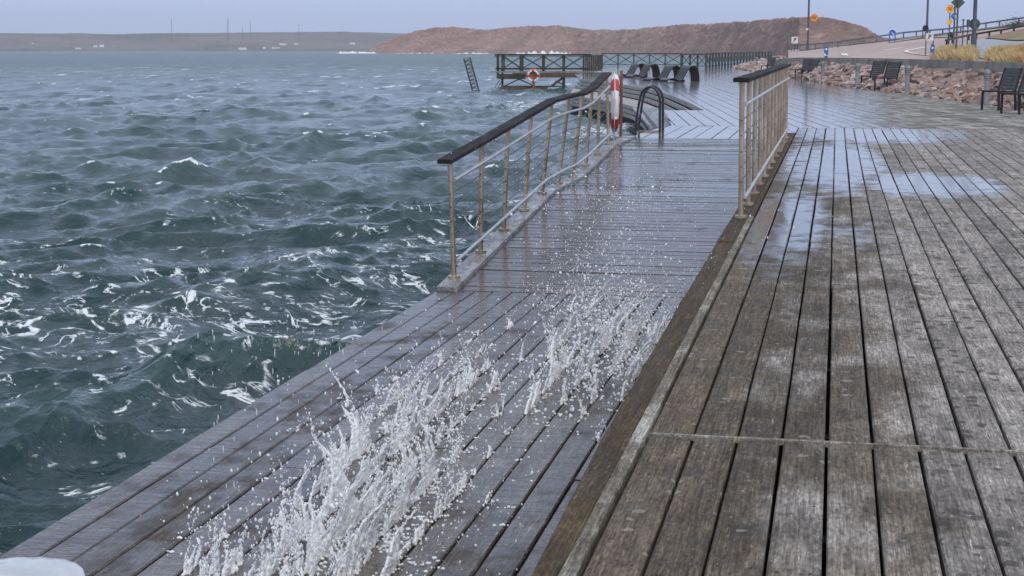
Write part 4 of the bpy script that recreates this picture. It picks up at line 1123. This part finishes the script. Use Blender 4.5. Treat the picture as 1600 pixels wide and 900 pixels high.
def square_sign(px, yb, yt, ym, w, lab):
    p = gp(px, yb); s = math.hypot(p.x, p.y)/2488; r = empty('road_sign', p, face_rz(p), label=lab, cat='sign', group='white square parking signs')
    zt_, zm = height(p, yt), height(p, ym)
    for sx_ in (-1, 1): MB().tube([(sx_*w*s*.48, .03, 0), (sx_*w*s*.48, .03, zt_)], .022, 8).build('post', M['pole'], r)
    MB().box((0, -.01, (zt_+zm)/2), (w*s, .02, zt_-zm)).build('panel', M['white'], r)
    c = (zt_+zm)/2; u = w*s
    text_mesh('P', u*.8, M['black'], r, (-.0, -.024, c))
    MB().bar((-u*.33, -.03, c-u*.36), (u*.36, -.03, c+u*.38), .02, u*.05).build('stroke', M['black'], r)
square_sign(1241.5, 81, 58, 68, 10, 'white square parking sign with black slash left of the leftmost lamp pole')
square_sign(1452, 86, 53, 64, 11, 'white square parking sign with black slash beside the rising road, nearer one')
def blue_beacon(px, yb, yt, lab):
    p = gp(px, yb); s = math.hypot(p.x, p.y)/2488; h = height(p, yt); w = 6.2*s
    r = empty('traffic_beacon', p, face_rz(p), label=lab, cat='beacon', group='blue traffic island beacons')
    n = 10; out = [(-w/2, .12*h), (w/2, .12*h)]+[(w/2*math.cos(a), h-w/2+w/2*math.sin(a)) for a in np.linspace(0, math.pi, n)]
    k = len(out); vs = [(x, -.05, z) for x, z in out]+[(x, .05, z) for x, z in out]
    MB().add(vs, [tuple(range(k)), tuple(reversed(range(k, 2*k)))]+[(i, k+i, k+(i+1) % k, (i+1) % k) for i in range(k)]).build('body', M['sign_blue'], r)
    MB().box((0, 0, .06*h), (w*.7, .08, .12*h)).build('foot', M['black'], r)
    MB().box((0, -.056, h*.74), (w*.55, .008, h*.10)).box((0, -.056, h*.74-.0), (w*.2, .009, h*.16)).build('white_symbol', M['white'], r)
    MB().add([(-w*.42, -.056, .14*h), (-w*.02, -.056, .14*h), (-w*.1, -.056, .30*h), (-w*.42, -.056, .46*h)], [(0, 1, 2, 3)]).add([(w*.08, -.056, .16*h), (w*.36, -.056, .16*h), (w*.36, -.056, .24*h), (w*.08, -.056, .24*h)], [(0, 1, 2, 3)]).build('reflector', M['white'], r)
blue_beacon(1291, 90, 72, 'blue rounded beacon above the wall near the far chairs')
blue_beacon(1457, 91.5, 69, 'blue rounded beacon above the wall left of the dry grass')
# blue arrow hoop
p = gp(1393.5, 67.5); s = math.hypot(p.x, p.y)/2488; r = empty('road_sign', p, face_rz(p), label='blue round sign with white arrow on a hoop frame on the kerb', cat='sign')
hoop_posts(8.2*s, height(p, 48.5), M['sign_blue'], r, .035); zc = height(p, 53); disc(0, zc, 3.8*s, M['sign_blue'], r, y=-.02)
MB().bar((-1.7*s, -.055, zc+1.7*s), (1.3*s, -.055, zc-1.3*s), .015, .9*s).build('arrow', M['white'], r)
MB().add([(2.2*s, -.06, zc-2.2*s), (2.2*s, -.06, zc+.2*s), (-.2*s, -.06, zc-2.2*s)], [(0, 2, 1)]).build('arrow_head', M['white'], r)
for (px, yb, yt, yc, rad, lab) in ((1445, 60, 41.5, 46, 3.8, 'dark round sign back on a hoop at the foot of the middle lamp pole'), (1484, 68, 52, 57, 2.9, 'dark hooded sign back standing low beside the orange sign pole')):
    p = gp(px, yb); s = math.hypot(p.x, p.y)/2488; r = empty('road_sign', p, face_rz(p), label=lab, cat='sign')
    hoop_posts(rad*2*s, height(p, yt), M['black'], r, .03); disc(0, height(p, yc), rad*s, M['black'], r, y=.03)
    MB().bar((-rad*s, 0, height(p, yb-5)), (rad*s, 0, height(p, yb-5)), .03, .03).build('crossbar', M['black'], r)
# sign cluster
p = gp(1482, 70); s = math.hypot(p.x, p.y)/2488
r = empty('road_sign', p, face_rz(p), label='pole with an orange speed sign above a small yellow round sign', cat='sign')
MB().tube([(0, 0, 0), (0, 0, height(p, 12))], .03, 8).build('pole', M['pole'], r)
z = height(p, 17); disc(0, z, 5.8*s, M['sign_yellow'], r); ring(0, z, 5.9*s, 1.3*s, M['sign_orange'], r); text_mesh('50', 6.2*s, M['red'], r, (0, -.078, z))
z = height(p, 36.3); disc(0, z, 3.9*s, M['sign_yellow'], r, name='small_sign_face'); ring(0, z, 3.9*s, .5*s, M['sign_orange'], r)
p = gp(1489.5, 77); s = math.hypot(p.x, p.y)/2488
r = empty('road_sign', p, face_rz(p), label='pole with a blue round sign between the orange sign and the diamond back', cat='sign')
MB().tube([(0, 0, 0), (0, 0, height(p, 2))], .035, 8).build('pole', M['pole'], r)
z = height(p, 28); disc(0, z, 5.1*s, M['sign_blue'], r)
MB().box((1.6*s, -.074, z+.6*s), (1.8*s, .006, 3.0*s)).box((2.0*s, -.074, z-2.2*s), (2.6*s, .006, 1.6*s)).bar((-3.2*s, -.074, z+.5*s), (-.4*s, -.074, z+.5*s), .006, .7*s).build('white_symbol', M['white'], r)
p = gp(1494, 91.8); s = math.hypot(p.x, p.y)/2488
r = empty('road_sign', p, face_rz(p), label='pole carrying a large grey green diamond sign seen from behind', cat='sign')
MB().tube([(0, 0, 0), (0, 0, height(p, -4))], .03, 8).build('pole', M['pole'], r)
z = height(p, 7.5); MB().box((0, .035, z), (14.4*s, .015, 14.4*s), Matrix.Rotation(math.pi/4, 3, 'Y')).build('diamond_panel', M['sign_back'], r)
p = gp(1521, 77); s = math.hypot(p.x, p.y)/2488
r = empty('road_sign', p, face_rz(p), label='round grey green sign back mounted on the thick lamp pole', cat='sign')
disc(.3*s, height(p, 39.5), 8.0*s, M['sign_back'], r, y=.12); MB().bar((-.2, .1, height(p, 39.5)), (.2, .1, height(p, 39.5)), .03, .04).build('bracket', M['pole'], r)
for (px, yb, yt, lab, plate) in ((1503.5, 76, 33, 'thin bare post between the diamond sign pole and the thick lamp pole', 0), (1511, 76, 33, 'thin post with a small grey green sign back touching the round one', 1)):
    p = gp(px, yb); s = math.hypot(p.x, p.y)/2488; r = empty('sign_post', p, face_rz(p), label=lab, cat='post')
    MB().tube([(0, 0, 0), (0, 0, height(p, yt))], .026, 8).build('pole', M['pole'], r)
    if plate:
        MB().box((.3*s, .03, height(p, 38.5)), (5*s, .02, 11*s)).build('panel', M['sign_back'], r)
    else: MB().tube([(0, 0, height(p, yt+1.5)), (0, 0, height(p, yt-.5))], .05, 8).build('post_top', M['sign_back'], r)
p = gp(1603, 50); s = math.hypot(p.x, p.y)/2488
r = empty('road_sign', p, face_rz(p), label='yellow warning sign cut by the upper right picture corner', cat='sign')
MB().tube([(0, 0, 0), (0, 0, height(p, 6))], .03, 8).build('pole', M['pole'], r); z = height(p, 11)
MB().add([(-6.5*s, -.05, z-5*s), (6.5*s, -.05, z-5*s), (0, -.05, z+6.2*s), (-6.5*s, -.03, z-5*s), (6.5*s, -.03, z-5*s), (0, -.03, z+6.2*s)], [(0, 1, 2), (5, 4, 3), (0, 3, 4, 1), (1, 4, 5, 2), (2, 5, 3, 0)]).build('panel', M['sign_yellow'], r)
# guard rails
def guard(line, hpx, label, mat, posts, th=.10, double=False):
    P3 = [gp(px, yb) for px, yb in line]; o0 = P3[0]; r = empty('guard_rail', o0, label=label, cat='guard rail')
    hs = [(hpx*math.hypot(p.x, p.y)/2488) for p in P3]
    for (a, b, ha, hb) in zip(P3[:-1], P3[1:], hs[:-1], hs[1:]):
        MB().bar(a-o0+Vector((0, 0, ha)), b-o0+Vector((0, 0, hb)), .05, th).build('rail', mat, r)
        if double: MB().bar(a-o0+Vector((0, 0, ha*.45)), b-o0+Vector((0, 0, hb*.45)), .03, th*.4).build('lower_rail', mat, r)
    for px in posts:
        y = np.interp(px, [q[0] for q in line], [q[1] for q in line]); p = gp(px, y); h = hpx*math.hypot(p.x, p.y)/2488
        MB().box(p-o0+Vector((0, .05, h/2)), (.09, .09, h)).build('post', mat, r)
m_gr = simple('galvanised guard rail', (.16, .18, .20), .5, .4, var=.2)
guard([(1238, 79.8), (1262, 78.5), (1310, 74.5), (1365, 67), (1412, 60.3), (1480, 55), (1540, 46.5), (1600, 38.8), (1660, 34)], 8.5, 'long grey guard rail following the far side of the rising road', m_gr,
      [1241, 1250, 1262, 1274, 1287, 1300, 1309, 1328, 1349, 1369, 1411, 1431, 1452, 1472, 1500, 1539, 1560, 1590, 1625])
guard([(1477, 71), (1513, 63.5), (1545, 58.5), (1563, 56), (1583, 52.5), (1640, 44)], 7.5, 'black guard rail between the road and the grey asphalt yard', M['black'], [1479, 1513, 1525, 1545, 1563, 1583, 1610], th=.09)
# dry grass
def grass_clump(name, px0, px1, n, hpx, mat, label, seed, prof):
    rg = random.Random(seed); mb = MB()
    for i in range(n):
        px = rg.uniform(px0, px1); s = rg.uniform(0, .12); p = terrain_pt(px, s); D = math.hypot(p.x, p.y)
        h = hpx/2488*D*rg.uniform(.55, 1.05)*float(np.interp(px, [q[0] for q in prof], [q[1] for q in prof])); a = rg.uniform(0, 6.28); ln = rg.uniform(.0, .22)
        w = rg.uniform(.006, .012); c_, s_ = math.cos(a), math.sin(a); t1_ = p+Vector((c_*ln*.4, s_*ln*.4, h*.6)); t2_ = p+Vector((c_*ln*1.1, s_*ln*1.1, h))
        n_ = Vector((math.cos(rg.uniform(0, 6.28)), math.sin(rg.uniform(0, 6.28)), 0))*w
        mb.add([p-n_, p+n_, t1_+n_*.8, t1_-n_*.8, t2_], [(0, 1, 2, 3), (3, 2, 4)])
    tag(mb.build(name, mat), label, kind='stuff')
grass_clump('dry_grass', 1458, 1527, 9000, 20, M['grass'], 'straw coloured dry grass behind the wall under the signs', 5, [(1458, .5), (1466, .8), (1480, .95), (1500, .9), (1515, 1.0), (1524, .8), (1527, .1)])
grass_clump('dry_grass', 1540, 1760, 22000, 19, M['grass'], 'straw coloured dry grass behind the wall at the right edge', 6, [(1540, .3), (1552, .9), (1580, 1.0), (1640, .9), (1760, .9)])
grass_clump('dry_grass', 1565, 1760, 9000, 20, M['grass2'], 'rust orange dry grass stems in the right clump', 8, [(1565, .35), (1585, .8), (1600, 1.0), (1760, .9)])
# bushes at the road top
for (px, py, sz, lab) in ((1583, 30, .9, 'dark windswept bush beyond the guard rail below the yellow sign'), (1600, 33, 1.0, 'dark low bush at the right picture edge beyond the guard rail')):
    rg = random.Random(px); p = gp(px, 43); p.z = HC+(76-py-8)/2488*math.hypot(p.x, p.y)-.3; r = empty('bush', p, label=lab, cat='bush', group='bushes beyond the guard rail'); mb = MB(); st_ = MB()
    for i in range(700):
        v = Vector((rg.gauss(0, .5), rg.gauss(0, .4), abs(rg.gauss(0, .28))))*sz; v.x += v.z*.9; a = rg.uniform(0, 6.28); u = Vector((math.cos(a), math.sin(a), rg.uniform(-.5, .9)))*.09; w = u.orthogonal().normalized()*.022
        mb.add([v-w, v+w, v+u], [(0, 1, 2)])
    for i in range(14):
        v = Vector((rg.gauss(0, .35), rg.gauss(0, .3), abs(rg.gauss(.3, .15))))*sz; st_.tube([(0, 0, -.5), v*.5, v+Vector((.15, 0, .05))], [.025, .015, .006], 5)
    mb.build('foliage', M['bush'], r); st_.build('stems', M['bush'], r)

# ================================================================== SPLASH
t = NT('splashing water'); n = t.noise(t.pos, 30, 5, .6)
M['splash'] = t.P(base=t.mix(t.mr(n, .35, .6), (.86, .89, .94), (.97, .98, 1.0)), rough=.22, trans=t.mr(n, .35, .65, .0, .25), ior=1.33, spec=.6)
t.b.inputs['Subsurface Weight'].default_value = .6; t.b.inputs['Subsurface Radius'].default_value = (1, 1, 1); t.b.inputs['Subsurface Scale'].default_value = .03
M['drops'] = t.mat
def lowpt(px, py): return W(px, py, LZ)
gaps = [XW+lw*i for i in range(1, nl)]
# density of jets over the picture of the lower deck: (px, py, rx, ry, slant, weight, height m)
SPL = [(575, 790, 125, 100, -.5, 1.5, .28), (635, 690, 100, 65, -.6, 1.1, .22), (320, 890, 40, 40, 0, .8, .24), (430, 870, 60, 45, 0, 1.3, .30), (540, 870, 70, 60, 0, 1.5, .25), (720, 625, 65, 60, -.5, .9, .20),
       (935, 585, 95, 60, -.15, 1.8, .30), (875, 620, 60, 45, 0, 1.0, .18), (1005, 545, 55, 45, 0, 1.1, .22), (650, 850, 60, 50, 0, .5, .12), (740, 860, 60, 40, 0, .22, .07), (800, 640, 60, 40, -.3, .22, .10), (700, 740, 60, 60, -.6, .45, .12)]
def dens(px, py):
    best = 0; hh = .1
    for (cx, cy, rx, ry, sl, w, h) in SPL:
        dx = px-cx; dy = py-cy-sl*dx
        g = w*math.exp(-(dx/rx)**2-(dy/ry)**2)
        if g > best: best = g; hh = h
    return best, hh
def project(p):
    d = Vector(p)-CAM; return 800+FPX*d.dot(_r)/d.dot(_f), 450-FPX*d.dot(_u)/d.dot(_f)
rs = random.Random(21)
P_, Rd_ = [], []
drops = []
def strand(x, y, h, lean, r0, wig, crown=True):
    ph = rs.uniform(0, 6.28); hx, hy = lean; n_ = max(5, int(h/.010)); ph2 = rs.uniform(0, 6.28)
    for i in range(n_):
        f = i/n_; z = LZ+h*(1-(1-f)**1.7)
        px_ = x+hx*f*h+wig*math.sin(f*7+ph)*f; py_ = y+hy*f*h+wig*math.sin(f*6+ph2)*f
        r_ = r0*(1-.72*f)*rs.uniform(.75, 1.2)
        if f > .55 and rs.random() < .25*f: continue
        P_.append((px_+rs.gauss(0, .002), py_+rs.gauss(0, .002), z)); Rd_.append(max(r_, .0042))
    for k in range(rs.randint(1, 4)):
        dz = rs.uniform(.0, .25)*h+rs.random()*.03
        drops.append((x+hx*h*(1+dz)+rs.gauss(0, .02), y+hy*h+rs.gauss(0, .02), LZ+h+dz, rs.uniform(.0022, .006), rs.uniform(1, 2.6)))
def tongue(xg, y0, ln, H_, lean, thick, seed):
    sp = .0062; nu = max(3, int(ln/sp)); nv = max(4, int(H_*1.25/sp))
    for i in range(nu):
        u = i/(nu-1)*2-1; env = max(0, 1-abs(u)**2.2)
        fing = .35+.65*mnoise.noise(Vector((i*sp*22+seed, seed*1.7, 0)))*1.2+.35*mnoise.noise(Vector((i*sp*75, seed, 4)))
        top = H_*env*max(.10, min(1.25, fing+.35))
        for j in range(nv):
            z = j*sp
            if z > top: break
            f = z/max(top, 1e-3); g = z/H_
            hole = mnoise.noise(Vector((i*sp*38, z*22-seed, seed)))+.6*mnoise.noise(Vector((i*sp*95+3, z*60, seed+2)))
            if hole < -.50+.62*f**1.3: continue
            wob = mnoise.noise(Vector((i*sp*12+seed, z*10, 9)))
            P_.append((xg+lean[0]*g*z*1.6+wob*.035*(.3+g)+rs.gauss(0, .0018), y0+ln*(u*.5+.5)+lean[1]*z*(.4+g)+.5*wob*.03, LZ+z)); Rd_.append(thick*(1-.55*f)*rs.uniform(.8, 1.15))
        if rs.random() < .22*env:
            for k in range(rs.randint(1, 4)):
                z = top*rs.uniform(1.0, 1.5)+rs.random()*.04; g = z/H_
                drops.append((xg+lean[0]*g*z*1.6+rs.gauss(0, .015), y0+ln*(u*.5+.5)+lean[1]*z*(.4+g)+rs.gauss(0, .02), LZ+z, rs.uniform(.0022, .0055), rs.uniform(1, 2.4)))
for gi_, xg in enumerate(gaps):
    y = 4.2+rs.random()*.1
    while y < 12.25:
        px_, py_ = project((xg, y, LZ)); d_, hh = dens(px_, py_)
        cl = max(0, (.9 if d_ > .9 else .5)+1.5*mnoise.noise(Vector((xg*7, y*2.1, 3.3))))
        if rs.random() < d_*.32*cl:
            H_ = 1.2*hh*rs.choice([.35, .5, .7, .9, 1.1, 1.35])*(.6+.5*d_); ln = min(rs.uniform(.06, .34)*(.5+.6*d_), H_*1.4)
            tongue(xg, y, ln, H_, (rs.gauss(.10, .30), rs.gauss(.30, .45)), rs.uniform(.0048, .0088), rs.uniform(0, 60))
            for k in range(int(4+ln*60)):
                P_.append((xg+rs.gauss(0, .022), y+ln*rs.random()+rs.gauss(0, .02), LZ+rs.uniform(0, .012))); Rd_.append(rs.uniform(.004, .008))
            y += ln*.3
        y += .03
# tall thin jets at the near left (rain-like curtains)
for (cx, cy, yt, w_) in ((305, 905, 765, 14), (318, 905, 740, 10), (372, 900, 770, 12), (385, 902, 735, 8), (430, 905, 745, 24), (445, 900, 720, 10), (478, 870, 700, 12), (500, 905, 760, 26), (545, 900, 800, 20),
                         (565, 690, 560, 8), (700, 620, 540, 7), (740, 600, 535, 8), (825, 620, 555, 10), (785, 640, 565, 9), (690, 680, 590, 12), (745, 560, 520, 6), (610, 800, 690, 14), (520, 790, 690, 12)):
    for k in range(max(3, int(w_*.5))):
        b = lowpt(cx+rs.gauss(0, w_*.7), cy+rs.gauss(0, 10)); D = b.y; h = (cy-yt)/2488*D*rs.uniform(.35, .95)
        xg = min(gaps, key=lambda g: abs(g-b.x)); tongue(xg*.5+b.x*.5, b.y, rs.uniform(.035, .09), h, (rs.gauss(.05, .12), rs.gauss(.1, .2)), rs.uniform(.005, .0075), rs.uniform(0, 60))
# crown of spray clots above the main splash
for k in range(1500):
    c = SPL[6] if rs.random() < .6 else rs.choice([SPL[7], SPL[8], SPL[6], SPL[1], SPL[0]])
    px_ = rs.gauss(c[0], c[2]*.55); py_ = rs.gauss(c[1], c[3]*.55); b = lowpt(px_, py_); 
    if b.x > -.86 or b.y > 12.25: continue
    z = LZ+abs(rs.gauss(0, .13))*c[6]/.22
    nn = mnoise.noise(Vector((b.x*7, b.y*3.2, z*7)))
    if nn < .05: continue
    q = Vector((b.x, b.y, z)); dirn = Vector((rs.gauss(0, .5), rs.gauss(0, .5), rs.gauss(.3, .8))).normalized()
    for j in range(rs.randint(1, 4)):
        P_.append(tuple(q+dirn*j*.006)); Rd_.append(rs.uniform(.0045, .0085))
def fluid_object(name, P_, Rd_, voxel, label):
    me = bpy.data.meshes.new(name); me.vertices.add(len(P_)); me.vertices.foreach_set('co', np.array(P_, np.float32).ravel())
    at = me.attributes.new('rad', 'FLOAT', 'POINT'); at.data.foreach_set('value', np.array(Rd_, np.float32)); me.update()
    o = bpy.data.objects.new(name, me); COL.objects.link(o)
    ng = bpy.data.node_groups.new('fluid', 'GeometryNodeTree'); ng.interface.new_socket('Geometry', in_out='INPUT', socket_type='NodeSocketGeometry'); ng.interface.new_socket('Geometry', in_out='OUTPUT', socket_type='NodeSocketGeometry')
    N = ng.nodes; L = ng.links; gi = N.new('NodeGroupInput'); go = N.new('NodeGroupOutput')
    na = N.new('GeometryNodeInputNamedAttribute'); na.data_type = 'FLOAT'; na.inputs[0].default_value = 'rad'
    mp = N.new('GeometryNodeMeshToPoints'); pv = N.new('GeometryNodePointsToVolume'); vm = N.new('GeometryNodeVolumeToMesh')
    pv.resolution_mode = 'VOXEL_SIZE'; pv.inputs['Voxel Size'].default_value = voxel; pv.inputs['Density'].default_value = 1.0
    vm.resolution_mode = 'GRID'; vm.inputs['Threshold'].default_value = .1; vm.inputs['Adaptivity'].default_value = .0
    L.new(gi.outputs[0], mp.inputs['Mesh']); L.new(na.outputs['Attribute'], mp.inputs['Radius']); L.new(na.outputs['Attribute'], pv.inputs['Radius'])
    L.new(mp.outputs[0], pv.inputs['Points']); L.new(pv.outputs[0], vm.inputs['Volume']); L.new(vm.outputs[0], go.inputs[0])
    md = o.modifiers.new('fluid', 'NODES'); md.node_group = ng
    dg = bpy.context.evaluated_depsgraph_get(); dg.update(); m2 = bpy.data.meshes.new_from_object(o.evaluated_get(dg)); print(name, len(P_), 'pts ->', len(m2.polygons), 'faces')
    o.modifiers.clear(); o.data = m2; m2.materials.clear(); m2.materials.append(M['splash'])
    m2.polygons.foreach_set('use_smooth', [True]*len(m2.polygons)); tag(o, label, kind='stuff'); return o
fluid_object('water_splash', P_, Rd_, .0052, 'white tongues of sea water shooting up through the gaps of the lower deck')

# droplets
for k in range(2600):
    px_ = rs.gauss(950, 62); py_ = 520-abs(rs.gauss(0, 105)); dd = rs.uniform(9.0, 12.2)
    p = AY(px_, py_, dd)
    if p.z < LZ+.02: p.z = LZ+.02+rs.random()*.1
    drops.append((p.x, p.y, p.z, min(.010, .0030*math.exp(rs.gauss(0, .5))), rs.uniform(.8, 1.5)))
for k in range(700):
    px_ = rs.gauss(960, 90); py_ = 330-abs(rs.gauss(0, 50)); p = AY(px_, py_, rs.uniform(10.5, 13)); drops.append((p.x, p.y, p.z, rs.uniform(.002, .0042), rs.uniform(.8, 1.6)))
for k in range(1500):
    c = rs.choice(SPL); px_ = rs.gauss(c[0], c[2]*.9); py_ = rs.gauss(c[1]-20, c[3]*.9); b = lowpt(px_, py_)
    if b.x > -.72: continue
    z = LZ+abs(rs.gauss(0, .10)); drops.append((b.x, b.y, z, min(.008, .0024*math.exp(rs.gauss(0, .5))), rs.uniform(.8, 2.0)))
for k in range(190):          # thin falling streaks to the left of the splash
    px_ = rs.choice([rs.gauss(560, 60), rs.gauss(420, 40), rs.gauss(740, 40), rs.gauss(330, 25)]); py_ = rs.uniform(500, 860); b = AY(px_, py_, rs.uniform(5.5, 9)); 
    if b.z < LZ+.02: continue
    drops.append((b.x, b.y, b.z, rs.uniform(.0014, .0026), rs.uniform(4, 9)))
for k in range(3400):
    b = AY(rs.gauss(940, 80), 560-abs(rs.gauss(0, 130)), rs.uniform(8.5, 12.2))
    if b.z > LZ+.02: drops.append((b.x, b.y, b.z, rs.uniform(.0010, .0022), rs.uniform(.9, 2.2)))
bm = bmesh.new(); bmesh.ops.create_icosphere(bm, subdivisions=1, radius=1.0); iv = np.array([v.co[:] for v in bm.verts]); fi = np.array([[v.index for v in f.verts] for f in bm.faces]); bm.free()
D_ = np.array(drops); nD = len(D_)
jit = 1+rng.uniform(-.25, .25, (nD, len(iv), 1))
Vd = iv[None]*jit*D_[:, None, 3:4]*np.stack([np.ones(nD), np.ones(nD), D_[:, 4]], -1)[:, None, :]+D_[:, None, :3]
Fd = fi[None]+np.arange(nD)[:, None, None]*len(iv)
me = npmesh('spray_droplets', Vd.reshape(-1, 3), Fd.reshape(-1, 3), M['splash'], True); o = obj('spray_droplets', me); tag(o, 'white droplets of spray thrown up over the deck and ramp', kind='stuff')
# foam lying on the planks round the jets
foam_P, foam_R = [], []
for k in range(900):
    c = rs.choice(SPL); px_ = rs.gauss(c[0], c[2]*1.0); py_ = rs.gauss(c[1], c[3]*.9); b = lowpt(px_, py_)
    if b.x > -.70 or b.y > 12.3 or b.x < XW+.05: continue
    if mnoise.noise(Vector((b.x*5, b.y*2.2, 7.7))) < .0: continue
    for j in range(rs.randint(1, 5)): foam_P.append((b.x+rs.gauss(0, .012), b.y+rs.gauss(0, .006), LZ+.001)); foam_R.append(rs.uniform(.004, .008))
fluid_object('deck_foam', foam_P, foam_R, .0055, 'small white foam flecks lying on the wet lower planks').data.materials[0] = M['foam']
# sheet of water washing over the near corner
xs = np.linspace(0, 1, 60); vs_ = np.linspace(0, 1, 26)
top_e = [(-30, 880), (20, 873), (60, 873), (105, 876), (122, 880), (112, 889), (95, 900), (85, 912)]
bot = []
Vw = []
for v in vs_:
    for u in xs:
        px_ = -40+u*175; yt_ = np.interp(px_, [-40, 0, 25, 60, 100, 118, 130, 135], [888, 876, 872.5, 872, 875.5, 881, 890, 900]); py_ = yt_+v*70
        b = lowpt(px_, py_); e_ = min(v*5, (1-u)*6, 1); zz = .004+.020*math.sqrt(max(0, e_))*(1+.3*mnoise.noise(Vector((u*6, v*5, 1)))) if e_ > 0 else -.01
        Vw.append((b.x, b.y, LZ+zz+.004*mnoise.noise(Vector((u*14, v*9, 2)))))
me = npmesh('wash_sheet', np.array(Vw), gridfaces(26, 60), simple('thin white wash', (.50, .53, .57), .18, var=.12, scale=5), True); o = obj('wash_sheet', me); tag(o, 'smooth white sheet of water washing over the near left corner of the lower deck', kind='stuff')

# ================================================================== HAZE
HAZE = .00032
hz = MB().box((0, 0, 30-2.5), (5200, 5200, 65)).build('haze', None); hz.data.materials.clear()
hm = bpy.data.materials.new('air haze'); hm.use_nodes = True; hm.node_tree.nodes.clear()
ho = hm.node_tree.nodes.new('ShaderNodeOutputMaterial'); hv = hm.node_tree.nodes.new('ShaderNodeVolumePrincipled')
hv.inputs['Color'].default_value = (.86, .90, .97, 1); hv.inputs['Density'].default_value = HAZE
hm.node_tree.links.new(hv.outputs[0], ho.inputs['Volume']); hz.data.materials.append(hm); tag(hz, 'thin grey blue sea haze', kind='stuff')
